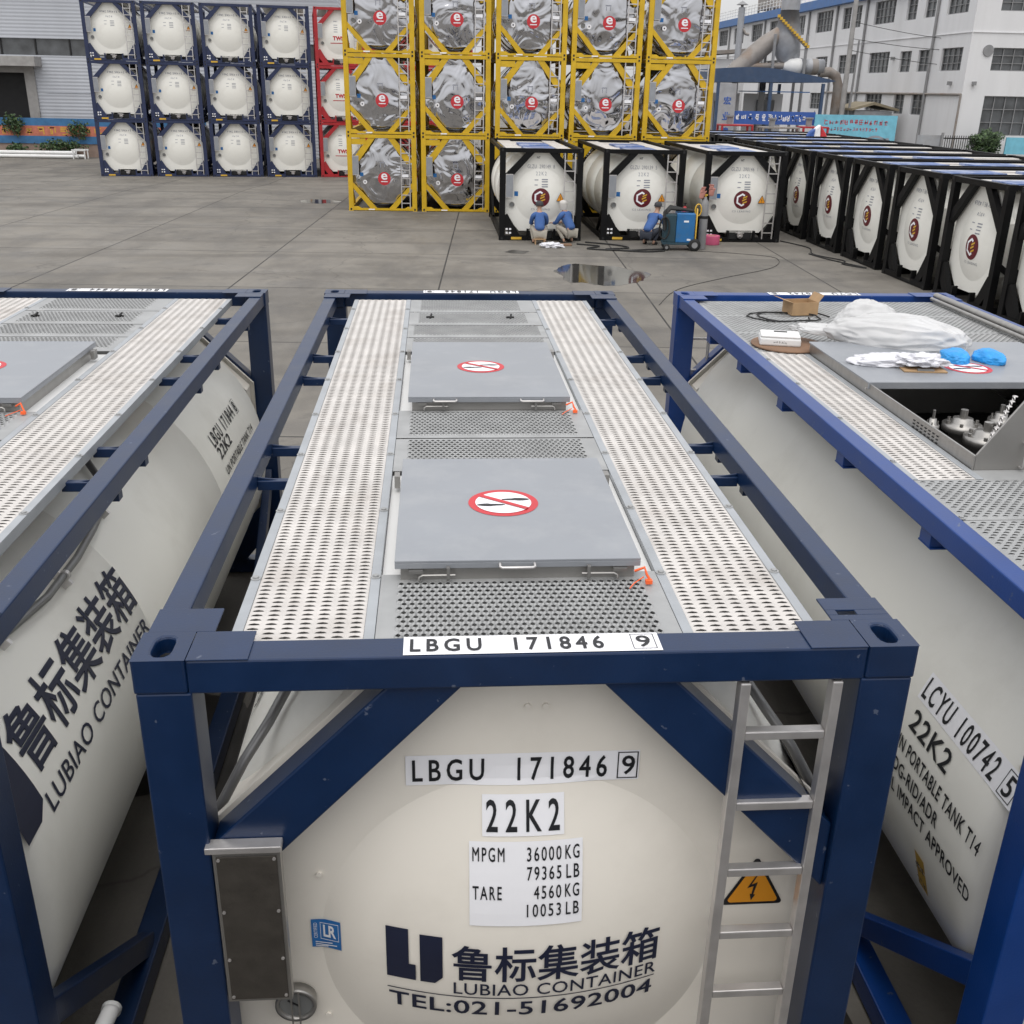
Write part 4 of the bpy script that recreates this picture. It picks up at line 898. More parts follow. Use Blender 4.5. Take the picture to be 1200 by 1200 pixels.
wall_with_windows(ops_s, LEN, HB, 'wall', fs); wall_with_windows(ops_f, 22, HB, 'wall', ff)
q = MB(); q.box(21.7, 22, .01, LEN, 0, HB); q.box(.01, 21.69, LEN-.3, LEN, 0, HB); q.box(.31, 21.69, .31, LEN-.31, HB-.3, HB-.02); q.build('wall', M['plaster'], fb)
for fn, ops in ((fs, ops_s), (ff, ops_f)):
    for u0, u1, z0, z1 in ops:
        q = MB(); q.add([fn(u0+.001, .2, z0+.001), fn(u1-.001, .2, z0+.001), fn(u1-.001, .2, z1-.001), fn(u0+.001, .2, z1-.001)], [(0,1,2,3)]); w = q.build('window', M['glass'], fb)
        q = MB()
        def fbx(a, b, c, d, p0=.12, p1=.19):
            P = [fn(a, p0, c), fn(b, p0, c), fn(b, p0, d), fn(a, p0, d), fn(a, p1, c), fn(b, p1, c), fn(b, p1, d), fn(a, p1, d)]
            q.add(P, [(0,1,2,3), (7,6,5,4), (0,4,5,1), (1,5,6,2), (2,6,7,3), (3,7,4,0)])
        nu = max(2, round((u1-u0)/.75)); e = .05
        fbx(u0+.002, u1-.002, z0+.002, z0+e); fbx(u0+.002, u1-.002, z1-e, z1-.002)
        for k in range(nu+1): u = u0+.03+(u1-u0-.06)*k/nu; fbx(u-.025, u+.025, z0+e+.001, z1-e-.001, .125, .185)
        for k in (1, 2): z = z0+(z1-z0)*k/3; fbx(u0+.056, u1-.056, z-.018, z+.018, .127, .183)
        q.build('window_frame', M['frame_grey'], w)
q = MB(); q.box(-.45, 22.4, -.45, 0.0-.002, HB-.62, HB-.05) if 0 else None
q.box(-.5, -.003, 9.0, LEN, HB-.75, HB-.1); q.build('roof_edge', M['roofblue'], fb)
q = MB()
for k in range(0, 64):
    y = 9.2+k; q.cyl((-.3, y, HB-.1), (-.3, y, HB+.85), .03, 5)
for z in (.3, .6, .85): q.cyl((-.3, 9.2, HB-.1+z), (-.3, LEN-.3, HB-.1+z), .028, 5)
q.build('roof_railing', M['whitepaint'], fb)
q = MB(); q.cyl((-.09, -.06, 4.3+dz), (-.09, 24, 4.3+dz), .07, 8); q.cyl((-.09, -.06, 1+dz), (-.09, -.06, 4.3+dz), .07, 8); q.build('pipe', M['rust'], fb)
for y in (4.9, 16.6, 22.7, 29.2, 41.8, 54.5): 
    q = MB(); q.cyl((-.1, y, 0), (-.1, y, HB-.8), .09, 8); q.build('downpipe', M['frame_grey'], fb)
for (u, z) in ((1.15, 6.75),):
    q = MB(); q.cyl((u, -.001, z+dz), (u, -.08, z+dz), .32, 18); q.build('round_vent', M['frame_grey'], fb)
for y, z in ((1.5, 5.0), (10.6, 6.6), (-.2, 5.0)):
    q = MB(); q.box(-.25, -.002, abs(y), abs(y)+.18, z, z+.22) if y > 0 else q.box(.5, .68, -.25, -.002, z, z+.22); q.build('wall_lamp', M['frame_grey'], fb)
q = MB(); q.box(-.06, -.003, .05, LEN, 7.72+dz, 7.76+dz); q.box(.05, 22, -.06, -.003, 7.72+dz, 7.76+dz); q.build('string_course', M['plaster'], fb)
# things before the factory
cp = thing('canopy_shed', 'open shed with a dark blue arched roof before the factory', 'shed', (17.1, 64.2, ZF)); q = MB()
top = [(-.2+7.6*k/12, 5.68+.12*math.sin(math.pi*min(1, k/8))-.58*max(0, (k-4)/8)**2) for k in range(13)]
q.prism([(-.2, 4.92), (6.9, 5.0)]+top[::-1], 'y', 0, 9); q.build('roof', M['canopy'], cp)
for x in (.05, 3.35, 6.65):
    for y in (.1, 8.8):
        q = MB(); q.box(x-.09, x+.09, y-.09, y+.09, 0, 4.94); q.build('post', M['canopy'], cp)
q = MB(); q.box(3.0, 6.0, .5, 6, 4.4, 4.46); q.build('awning', M['roofblue'], cp)
q = MB()
for z in (1.6, 2.6): q.cyl((.05, .1, z), (6.65, .1, z), .03, 6)
q.build('railing', M['rust'], cp)
q = MB(); q.box(.2, 3.1, 6.0, 6.1, 0, 4.3); q.box(3.7, 6.4, 7, 7.1, 0, 4.3); q.build('back_wall', M['plaster'], cp)
q = MB(); q.box(1.4, 2.2, 5.8, 5.99, .5, 3.8); q.box(4.6, 5.8, 6.8, 6.99, 1, 3.9); q.build('window', M['glass'], cp)
dc = thing('dust_collector', 'rusty dust collector of fat slanting ducts rising above the arched shed', 'machinery', (23.6, 72, ZF))
q = MB(); q.lathe([(.62, 9.5), (.62, 13.5)], 'z', (0, 0, 0), 24); q.lathe([(.62, 9.5), (.55, 9.7), (.9, 8.0), (.85, 7.0), (.45, 6.3)], 'z', (0, 0, 0), 24); q.build('hopper', M['duct'], dc)
q = MB(); q.tube([(-.45, 0, 8.1), (-1.4, 0, 7.4), (-2.9, 0, 6.1), (-3.6, 0, 5.4)], [.5, .62, .65, .6], 18); q.build('duct', M['rust'], dc)
q = MB(); q.tube([(.35, 0, 7.9), (.5, 0, 7.0), (.55, 0, 6.2)], [.55, .5, .45], 18); q.build('duct', M['duct'], dc)
q = MB(); q.tube([(-2.6, -.3, 6.0), (-.6, -.3, 6.05), (.3, -.3, 6.1)], .22, 14); q.build('duct', M['rust'], dc)
q = MB(); q.lathe([(.2, -.4), (.5, .0), (.55, .5), (.5, .8)], 'x', (.2, -.3, 6.05), 18); q.build('drum', M['whitepaint'], dc)
q = MB(); q.lathe([(.01, .8), (.5, .8), (.5, 2.4), (.01, 2.4)], 'x', (.2, -.3, 6.05), 20); q.build('drum', M['duct'], dc)
q = MB(); q.lathe([(.505, 0), (.515, .02), (.515, .4), (.505, .42)], 'x', (1.75, -.3, 6.05), 20); q.build('drum_band', M['rust'], dc)
q = MB(); q.tube([(2.4, -.3, 5.7), (3.1, -.3, 5.75), (3.6, -.3, 5.5), (3.85, -.3, 4.9), (3.85, -.3, 1)], .33, 14); q.build('duct', M['rust'], dc)
q = MB(); A, B = Vector((-1.05, -1.0, 9.0)), Vector((1.15, -1.0, 7.2))
q.bar(A, B, .06, .22); q.build('stair', M['rust'], dc)
q = MB()
for k in range(14): p = A.lerp(B, k/13); q.box(p.x-.09, p.x+.09, p.y-.12, p.y-.04, p.z-.02, p.z+.16)
q.build('stair_treads', M['gold'], dc)
q = MB()
for x, y in ((-1.1, -.9), (1.1, -.9), (-1.1, .9), (1.1, .9)): q.box(x-.08, x+.08, y-.08, y+.08, 0, 8)
q.build('support_frame', M['frame_grey'], dc)
ch = thing('chimney', 'thin grey chimney with a cap left of the dust collector', 'chimney', (20.3, 72, ZF)); q = MB(); q.lathe([(.22, 0), (.22, 9.6)], 'z', (0,0,0), 14); q.build('flue', M['duct'], ch)
q = MB(); q.lathe([(.4, 9.75), (.01, 10.0)], 'z', (0,0,0), 14); q.lathe([(.1, 9.6), (.1, 9.8)], 'z', (0,0,0), 10); q.build('cap', M['frame_grey'], ch); q = MB(); q.tube([(.15, -.1, 8.3), (.35, -.15, 8.0), (.6, -.2, 7.95)], .1, 8); q.build('duct', M['rust'], ch)
rb = thing('roof_tank', 'brown rusty water tank on the factory roof', 'tank', (33.0, 143, 11.5-.18)); 
rb.location = (XB+1.2, YB+44, ZF+HB); q = MB(); q.box(-.9, .9, -2.4, 2.4, .3, 2.1); q.build('body', M['rust'], rb, .1)
q = MB()
for x in (-.8, .8):
    for y in (-2.2, 2.2): q.box(x-.08, x+.08, y-.08, y+.08, -.02, .31)
q.build('legs', M['frame_grey'], rb)
sh = thing('brown_roofed_shed', 'low shed with a brown roof behind the arched blue shed', 'shed', (17, 78, ZF)); q = MB(); q.box(0, 5.6, 0, 6, 0, 6.6); q.build('wall', M['plaster'], sh); q = MB(); q.prism([(-.4, 6.61), (6, 7.1), (6, 7.35), (-.4, 6.85)], 'y', -.5, 6.5); q.build('roof', M['rust'], sh)
bb = thing('billboard', 'cyan billboard with two lines of red characters behind the long container row', 'billboard', (20.55, 56, ZF)); q = MB(); q.box(0, 4.65, 0, .08, 1.7, 3.32); q.build('board', M['cyan'], bb)
rng = random.Random(31)
place_bm(poly_bm(glyph_polys(13, .22, .26, .06, rng, .55, 2.82)+glyph_polys(16, .13, .17, .05, rng, .75, 2.5)), lambda u, v: (u, -.006, v), 'lettering', M['redink'], bb)
place_bm(poly_bm([[(2.8+1.5*k/12, 2.0+.28*math.sin(math.pi*k/12)) for k in range(13)]+[(2.8+1.5*(12-k)/12, 2.0+.16*math.sin(math.pi*(12-k)/12)) for k in range(13)], [(3.1, 1.9), (4.4, 1.95), (4.3, 2.15), (3.6, 2.1)]]), lambda u, v: (u, -.006, v), 'picture', M['greyink'], bb)
q = MB()
for x in (.2, 4.4): q.box(x, x+.1, .09, .19, 0, 3.2)
q.build('leg', M['frame_grey'], bb)
bn = thing('banner', 'dark blue banner with white characters hung on the shed railing', 'banner', (15.9, 56.3, ZF)); q = MB(); q.box(0, 4.75, 0, .03, 2.75, 3.42); q.build('banner_cloth', M['signblue'], bn); rng = random.Random(33)
place_bm(poly_bm(glyph_polys(6, .24, .34, .13, rng, .25, 2.93)+glyph_polys(8, .17, .32, .05, rng, 2.5, 2.93)), lambda u, v: (u, -.006, v), 'lettering', M['plate'], bn)
q = MB()
for x in (0, 2.4, 4.7): q.cyl((x, .06, 0), (x, .06, 3.5), .035, 8)
q.build('post', M['frame_grey'], bn)
vs = thing('sign_board', 'tall pale sign board with blue characters beside the yellow stack', 'sign', (15.15, 56.2, ZF)); q = MB(); q.box(0, .92, 0, .08, 1.5, 4.8); q.build('board', M['duct'], vs)
for i, ch_ in enumerate('宏业建'): place_bm(text_bm(ch_, .42, .42, .03), lambda u, v, i=i: (u+.25, -.006, v+3.72-.78*i), 'lettering', M['signblue'], vs)
q = MB(); q.box(.05, .13, .09, .17, 0, 4.7); q.box(.79, .87, .09, .17, 0, 4.7); q.build('post', M['frame_grey'], vs)
for x, y, h, r, lab in ((27.3, 70, 13, .17, 'tall concrete utility pole before the factory windows'), (27.75, 70, 7.5, .08, 'short dark post leaning beside the concrete pole')):
    q = MB(); q.cyl((x, y, ZF), (x+(.1 if r < .1 else 0), y, h), r*1.15, 12, 0, r*.8); tag(q.build('utility_pole', M['concrete'] if r > .1 else M['frame_grey']), lab, 'pole')
for i, (y0, z0, y1, z1) in enumerate(((70, 8.6, 61.9, 7.2), (70, 7.6, 61.9, 6.9), (70, 6.9, 61.9, 5.9))):
    q = MB(); a, b = Vector((27.3, y0, z0)), Vector((36, y1, z1)); q.tube([a.lerp(b, k/10)-Vector((0, 0, .9*math.sin(math.pi*k/10)*.4)) for k in range(11)], .018, 5); tag(q.build('overhead_wire', M['rubber']), ['highest', 'middle', 'lowest'][i]+' of the three thin wires from the concrete pole', 'wire', 'overhead wires')
sd = thing('small_shed', 'small grey shed with a sloping tan roof beside the pole', 'shed', (28.0, 69.5, ZF)); q = MB(); q.box(0, 2.6, 0, 3, 0, 3.35); q.build('wall', M['duct'], sd); M['tanroof'] = mat('tan_roof', (.26, .22, .15), .8, dirt=(.16, .14, .11)); q = MB(); q.prism([(-.3, 3.36), (1.2, 3.75), (2.95, 3.36), (2.95, 3.5), (1.2, 3.92), (-.3, 3.5)], 'y', -.3, 3.2); q.build('roof', M['tanroof'], sd)
fe = thing('steel_fence', 'dark steel bar fence at the corner of the factory', 'fence', (30.1, 60.5, ZF)); q = MB(); q.box(0, 2.8, 0, .06, .25, .32); q.box(0, 2.8, 0, .06, 2.0, 2.07)
for k in range(20): q.cyl((.07+k*.14, .03, .1), (.07+k*.14, .03, 2.2), .022, 6)
q.build('bars', M['rubber'], fe)
for x in (0, 2.8): q = MB(); q.box(x-.06, x+.06, -.03, .09, 0, 2.35); q.build('post', M['frame_grey'], fe)
gp = thing('grey_panel_fence', 'grey sheet panel fence beside the dark bars', 'fence', (28.6, 60.6, ZF)); q = MB(); q.box(0, 1.45, 0, .06, .1, 2.2); q.build('panel', M['duct'], gp); q = MB(); q.box(-.06, -.002, 0, .08, 0, 2.3); q.build('post', M['frame_grey'], gp)
plant('bush', 'round dark green bush at the corner of the white factory', 32.9, 60.6, ZF, (1.05, .9, .95), 2600, .11, 11, 'bush', None, 1.75)
bl = thing('blue_barrier', 'light blue panel barrier below the ground floor windows', 'barrier', (34.0, 60.3, ZF)); q = MB(); q.box(0, 6, 0, .1, 1.2, 2.15); q.build('panel', M['cyan'], bl); q = MB()
for x in (.1, 2.9, 5.8): q.box(x, x+.1, .11, .2, 0, 2.1)
q.build('post', M['frame_grey'], bl)
lw = thing('brick_wall', 'low dark wall behind the far container tops', 'wall', (14.2, 55, ZF)); q = MB(); q.box(0, 6.3, 0, .25, 0, 2.3); q.build('wall', M['brick'], lw)
fl = thing('striped_bag', 'blue, white and red striped bag lying on the container tops', 'bag', (15.35, 40.5, 2.58)); fl.location = (15.35, 41.0, 2.53)
for i, (m_, pts) in enumerate((('signblue', [(-.42, 0), (-.14, 0), (-.10, .34), (-.30, .22)]), ('plate', [(-.138, 0), (.14, 0), (.10, .50), (-.098, .342)]), ('redink', [(.142, 0), (.44, 0), (.33, .20), (.102, .48)]))):
    q = MB(); q.prism(pts, 'y', -.16, .16); q.build('panel', M[m_], fl, .05)

# clutter under and beside the arched shed
for i, (x, y, w, h, m_, lab) in enumerate(((14.6, 53.0, 1.6, 2.55, 'red', 'dark red steel frame standing before the tall pale sign board'), (16.9, 53.4, 1.9, 2.45, 'rust', 'rusty steel frame standing under the dark blue banner'), (19.0, 53.2, 1.3, 2.5, 'red', 'dark red steel frame beside the cyan billboard'))):
    t = thing('steel_frame', lab, 'frame', (x, y, ZF), 0, 'steel frames behind the long row')  # free-standing steel frame: legs, a top plate and a drum
    for px in (0, w):
        for py in (0, .9): q = MB(); q.box(px-.05, px+.05, py-.05, py+.05, 0, h+.18); q.build('leg', M[m_], t)
    q = MB(); q.box(-.05, w+.05, -.05, .95, h+.1805, h+.26); q.build('top_plate', M[m_], t, .01)
    q = MB(); q.cyl((w*.3, .4, h+.2605), (w*.3, .4, h+.62), .16, 14); q.cyl((w*.3, .4, h+.621), (w*.3, .4, h+.70), .22, 14); q.build('drum', M['frame_grey'], t)
for i, (x, z0, h, r, lab) in enumerate(((18.9, 0, 4.4, .16, 'thin grey vent pipe left of the shed window'), (21.2, 0, 5.0, .20, 'thick grey vent pipe under the arched roof'))):
    q = MB(); q.lathe([(r, 0), (r, h), (r*1.4, h+.02), (r*1.4, h+.16), (.01, h+.2)], 'z', (x, 68.5, ZF), 14); tag(q.build('vent_pipe', M['duct']), lab, 'pipe', 'vent pipes in the shed')

# ---------------------------------------------------------------- things lying on the right container
M['film'] = mat('plastic_film', (.80, .80, .80), .14, var=.05, spec=.6); 
_b = M['film'].node_tree.nodes['Principled BSDF']; _b.inputs['Transmission Weight'].default_value = .35; _b.inputs['IOR'].default_value = 1.2
M['cloth'] = mat('white_cloth', (.70, .70, .74), .8, var=.06)
M['bluecover'] = mat('blue_cover', (.02, .30, .72), .45, var=.15, scale=12)
def blob(name, m, loc, r, seed, amp, freq, label=None, cat=None, rz=0, n=5, flat=True, parent=None, sharp=1.0, group=None, fold=.05):
    bm = bmesh.new(); bmesh.ops.create_icosphere(bm, subdivisions=n, radius=1)
    for v in bm.verts:
        p = v.co.normalized(); k = 1+amp*noise.noise(p*freq+Vector((seed, 0, 0)))+amp*.6*abs(noise.noise(p*freq*2.3+Vector((0, seed, 0))))*sharp
        k += amp*.12*noise.noise(p*freq*5+Vector((0, 0, seed)))
        k += fold*(1-2.6*abs(noise.noise(Vector((p.x*freq*1.3+seed, p.y*freq*3.2, p.z*freq*3.2)))))
        v.co = Vector((p.x*r[0], p.y*r[1], p.z*r[2]))*k
        if flat: v.co.z = max(v.co.z, -r[2]*.35)
    for f in bm.faces: f.smooth = True
    me = bpy.data.meshes.new(name); bm.to_mesh(me); bm.free(); me.materials.append(m); o = bpy.data.objects.new(name, me); COL.objects.link(o)
    zz = r[2]*.35 if flat else 0
    o.location = (loc[0], loc[1], loc[2]+zz); o.rotation_euler = (0, 0, rz)
    if parent: o.parent = parent
    if label: tag(o, label, cat, group)
    return o
ZT = ZW+.008; ZL = 2.6375
def disc(name, x, y, z, r, label):
    q = MB(); q.lathe([(.001, 0), (r, 0), (r+.002, .006), (r, .012), (.001, .012)], 'z', (x, y, z), 40); tag(q.build(name, M['cardbrown']), label, 'board', 'round brown boards')
disc('round_board', 2.16, 4.20, ZT, .25, 'round brown board under the white meter box')
disc('round_board', 3.22, 4.28, ZT, .23, 'round brown board half hidden behind the plastic film bundle')
mt = thing('meter_box', 'small white plastic box lying on the round brown board', 'box', (2.10, 4.20, ZT+.0125), R_(-14)); q = MB(); q.box(-.14, .14, -.10, .10, 0, .055); q.build('body', M['whitepaint'], mt, .012); q = MB(); q.box(-.135, .135, -.095, .095, .0555, .072); q.build('lid', M['whitepaint'], mt, .01)
q = MB(); q.box(-.04, .05, .03, .06, .0722, .0745); q.build('vent', M['rubber'], mt); place_bm(poly_bm(glyph_polys(6, .012, .014, .004, random.Random(2), -.045, .02)), lambda u, v: (u, -.1005, v), 'lettering', M['ink'], mt)
cb = thing('cardboard_box', 'small open cardboard box near the blue rail', 'box', (2.62, 5.30, ZT), R_(8)); q = MB(); q.box(-.11, .11, -.09, -.084, 0, .10); q.box(-.11, .11, .084, .09, 0, .10); q.box(-.11, -.104, -.0838, .0838, 0, .10); q.box(.104, .11, -.0838, .0838, 0, .10); q.box(-.1038, .1038, -.0838, .0838, 0, .004); q.build('body', M['card'], cb)
q = MB(); q.bar((-.11, 0, .10), (-.2, 0, .13), .17, .003); q.build('flap', M['card'], cb); q = MB(); q.bar((.11, 0, .10), (.15, 0, .155), .17, .003); q.build('flap', M['card'], cb)
q = MB(); q.tube([(2.45+.35*math.cos(a*.5)*(1-a*.02), 5.12+.16*math.sin(a*.5+.3*math.sin(a)), ZT+.008+.004*math.sin(a*2)) for a in range(26)], .006, 6); tag(q.build('thin_wire', M['rubber']), 'loose dark wire coiled beside the cardboard box', 'wire')
fb_ = blob('plastic_bundle', M['film'], (2.80, 3.93, ZT+.07), (.44, .17, .15), 4, .12, 1.2, 'crumpled bundle of white plastic film on the right container', 'plastic film', R_(-30), 6, fold=.045)
blob('film_tail', M['film'], (-.40, .06, -.045), (.30, .09, .045), 9, .22, 1.6, None, None, R_(-8), 5, True, fb_, fold=.08)
blob('film_peak', M['film'], (-.20, .10, .03), (.21, .13, .17), 6, .18, 1.3, None, None, R_(30), 5, False, fb_, fold=.06)
blob('white_cloth', M['cloth'], (2.50, 3.36, ZL), (.20, .085, .045), 12, .35, 2.0, 'crumpled white cloth lying left on the closed lid', 'cloth', R_(-12), 5)
blob('white_glove', M['cloth'], (2.69, 3.27, ZL+.03), (.13, .085, .04), 15, .55, 2.6, 'white work glove lying over the edge of a clipboard', 'glove', R_(-8), 5)
cbd = thing('clipboard', 'orange brown clipboard under the white glove', 'clipboard', (2.68, 3.23, ZL+.001), R_(-6)); q = MB(); q.box(-.13, .13, -.08, .08, 0, .008); q.build('board', M['card'], cbd); q = MB(); q.box(-.05, .05, -.078, -.055, .0085, .02); q.build('clip', M['steel'], cbd)
blob('blue_shoe_cover', M['bluecover'], (3.00, 3.46, ZL), (.088, .125, .055), 3, .14, 1.6, 'left one of the two bright blue shoe covers on the lid', 'shoe cover', R_(-12), 5, group='blue shoe covers', fold=.025)
blob('blue_shoe_cover', M['bluecover'], (3.215, 3.44, ZL), (.082, .12, .055), 8, .14, 1.6, 'right one of the two bright blue shoe covers on the lid', 'shoe cover', R_(12), 5, group='blue shoe covers', fold=.025)
blob('paper_wad', M['cloth'], (3.12, 4.22, ZT+.015), (.13, .09, .05), 21, .5, 2.4, 'crumpled white paper with red print behind the film bundle', 'paper', R_(20), 4)
q = MB(); q.tube([(2.52+.10*math.cos(a*.42)*(1-.1*math.sin(a)), 1.12+.075*math.sin(a*.42), ZT+.016+.0016*a) for a in range(46)], .013, 8); tag(q.build('rope_coil', M['cloth']), 'coil of white rope on the near grating of the right container', 'rope')

# ---------------------------------------------------------------- people
M['skin'] = mat('skin', (.42, .25, .17), .55, var=.05)
M['shirt'] = mat('blue_workwear', (.045, .11, .30), .8, var=.15, scale=8)
M['trousers'] = mat('beige_trousers', (.36, .33, .28), .85, var=.12, scale=8)
M['darktrousers'] = mat('dark_trousers', (.03, .035, .05), .85)
M['capw'] = mat('white_hood', (.55, .53, .50), .8)
M['capd'] = mat('dark_cap', (.05, .05, .055), .8)
def skin_mesh(name, m, joints, edges, parent=None, sub=2):
    """joints: name -> (pos, radius); the first joint is the root"""
    names = list(joints); me = bpy.data.meshes.new(name); me.from_pydata([joints[n][0] for n in names], [(names.index(a), names.index(b)) for a, b in edges], [])
    bm = bmesh.new(); bm.from_mesh(me); sl = bm.verts.layers.skin.verify(); bm.verts.ensure_lookup_table()
    for i, n in enumerate(names):
        r = joints[n][1]; r = r if isinstance(r, tuple) else (r, r); bm.verts[i][sl].radius = r; bm.verts[i][sl].use_root = (i == 0)
    bm.to_mesh(me); bm.free()
    t = bpy.data.objects.new('tmp', me); COL.objects.link(t); sk = t.modifiers.new('s', 'SKIN'); sk.use_smooth_shade = True; ss = t.modifiers.new('d', 'SUBSURF'); ss.levels = sub; ss.render_levels = sub
    dg = bpy.context.evaluated_depsgraph_get(); out = bpy.data.meshes.new_from_object(t.evaluated_get(dg), depsgraph=dg); bpy.data.objects.remove(t)
    out.name = name; out.materials.clear(); out.materials.append(m); o = bpy.data.objects.new(name, out); COL.objects.link(o)
    if parent: o.parent = parent
    return o
def worker(label, loc, rz, trousers, cap, lean=.0, kneel=False):
    """crouching figure facing +y before rotation: heels on the ground, knees up, arms reaching forward"""
    t = thing('person', label, 'person', loc, rz)
    J = {'pelvis': ((0, -.10, .30), (.15, .12)), 'waist': ((0, -.07, .47), (.135, .10)), 'chest': ((0, .03+lean*.6, .68), (.165, .115)), 'neck0': ((0, .08+lean, .83), .075), 'neck': ((0, .11+lean, .90), .05), 'head0': ((0, .15+lean, .98), .082), 'head1': ((0, .17+lean, 1.07), .085), 'crown': ((0, .16+lean, 1.13), .06), 'nose0': ((0, .245+lean, 1.01), .022)}
    E = [('pelvis', 'waist'), ('waist', 'chest'), ('chest', 'neck0'), ('neck0', 'neck'), ('neck', 'head0'), ('head0', 'head1'), ('head1', 'crown'), ('head0', 'nose0')]
    for s, n in ((-1, 'l'), (1, 'r')):
        J.update({n+'sh': ((s*.19, .06+lean*.8, .78), .065), n+'el': ((s*.24, .20+lean, .54), .045), n+'wr': ((s*.15, .42+lean, .52), .028), n+'pa': ((s*.14, .48+lean, .52), (.032, .018)),
                  n+'hip': ((s*.10, -.06, .28), .095), n+'kn': ((s*.20, .30, .46), .062), n+'an': ((s*.16, .02, .09), .042), n+'he': ((s*.16, -.01, .045), .04), n+'toe': ((s*.18, .20, .035), .034)})
        E += [('neck0', n+'sh'), (n+'sh', n+'el'), (n+'el', n+'wr'), (n+'wr', n+'pa'), ('pelvis', n+'hip'), (n+'hip', n+'kn'), (n+'kn', n+'an'), (n+'an', n+'he'), (n+'he', n+'toe')]
        for k in range(4):
            J[n+'f%d' % k] = ((s*.14+(k-1.5)*.02, .535+lean+(.01 if k in (1, 2) else 0), .512), .0095); J[n+'g%d' % k] = ((s*.14+(k-1.5)*.021, .56+lean+(.012 if k in (1, 2) else 0), .485), .0085); E += [(n+'pa', n+'f%d' % k), (n+'f%d' % k, n+'g%d' % k)]
        J[n+'th'] = ((s*.14-s*.045, .49+lean, .51), .011); J[n+'ti'] = ((s*.14-s*.055, .525+lean, .495), .009); E += [(n+'wr', n+'th'), (n+'th', n+'ti')]
    skin_mesh('body', M['skin'], J, E, t)
    G = lambda r, k=.018: tuple(x+k for x in r) if isinstance(r, tuple) else r+k
    sj = {'waist0': ((0, -.13, .36), (.165, .135))}; sj.update({n: (J[n][0], G(J[n][1])) for n in ('waist', 'chest', 'neck0')}); se = [('waist0', 'waist'), ('waist', 'chest'), ('chest', 'neck0')]
    for n in 'lr':
        e = Vector(J[n+'el'][0]).lerp(Vector(J[n+'wr'][0]), .75); sj.update({n+'sh': (J[n+'sh'][0], G(J[n+'sh'][1])), n+'el': (J[n+'el'][0], G(J[n+'el'][1], .016)), n+'cuff': (tuple(e), .048)}); se += [('neck0', n+'sh'), (n+'sh', n+'el'), (n+'el', n+'cuff')]
    skin_mesh('jacket', M['shirt'], sj, se, t)
    tj = {'pelvis': (J['pelvis'][0], G(J['pelvis'][1], .014))}; te = []
    for n in 'lr':
        tj.update({n+x: (J[n+x][0], G(J[n+x][1], .016)) for x in ('hip', 'kn', 'an')}); te += [('pelvis', n+'hip'), (n+'hip', n+'kn'), (n+'kn', n+'an')]
    skin_mesh('trousers', trousers, tj, te, t)
    for n in 'lr': skin_mesh('shoe', M['rubber'], {'he': (J[n+'he'][0], .05), 'toe': (J[n+'toe'][0], .045)}, [('he', 'toe')], t)
    hx = Vector((0, .16+lean, 1.07)); q = MB(); q.lathe([(.112, -.01), (.115, .03), (.10, .075), (.06, .105), (.001, .115)], 'z', hx, 20); q.lathe([(.112, -.012), (.15, -.02)], 'z', hx+Vector((0, .03, 0)), 20) if cap == 'brim' else None
    if cap == 'hood': q.lathe([(.10, -.16), (.118, -.08), (.116, -.008)], 'z', hx+Vector((0, -.022, 0)), 20)
    q.build('hat', M['capd'] if cap == 'brim' else M['capw'], t)
    q = MB()
    for s in (-1, 1): q.lathe([(.001, -.014), (.012, 0), (.001, .014)], 'y', (s*.032, .25+lean-.016, 1.045), 8)
    q.build('eyes', M['plate'], t)
    q = MB(); q.lathe([(.001, -.028), (.008, 0), (.001, .028)], 'x', (0, .236+lean, .955), 8); q.build('mouth', M['redink'], t)
    for s in (-1, 1):
        q = MB(); q.lathe([(.001, -.012), (.03, 0), (.001, .012)], 'x', (s*.088, .15+lean, 1.02), 8); q.build('ear', M['skin'], t)
    return t
worker('worker in blue jacket and dark cap seen from behind, sitting on a low stool', (2.72, 27.72, 0), 0, M['trousers'], 'brim', .02)
worker('crouching worker in blue jacket with a pale hood and beige trousers, turned to the left', (3.60, 27.95, 0), R_(38), M['trousers'], 'hood', .10)
worker('crouching worker in blue bending down, half hidden behind the blue welding machine', (5.95, 27.7, 0), R_(-40), M['darktrousers'], 'brim', .28)
stl = thing('wooden_stool', 'low wooden stool under the worker in the dark cap', 'stool', (2.72, 27.58, 0)); q = MB(); q.box(-.17, .17, -.11, .11, .13, .16); q.build('seat', M['card'], stl)
for x in (-.14, .11): q = MB(); q.box(x, x+.03, -.1, .1, 0, .1295); q.build('leg', M['card'], stl)
blob('white_rag', M['cloth'], (3.02, 26.95, .006), (.28, .16, .09), 31, .55, 2.2, 'white rag on the ground between the two crouching workers', 'rag', 0, 5)
q = MB(); q.box(3.3, 3.62, 27.2, 27.42, .001, .05); tag(q.build('wooden_block', M['cardbrown'], None, .005), 'small brown wooden block by the feet of the hooded worker', 'block')

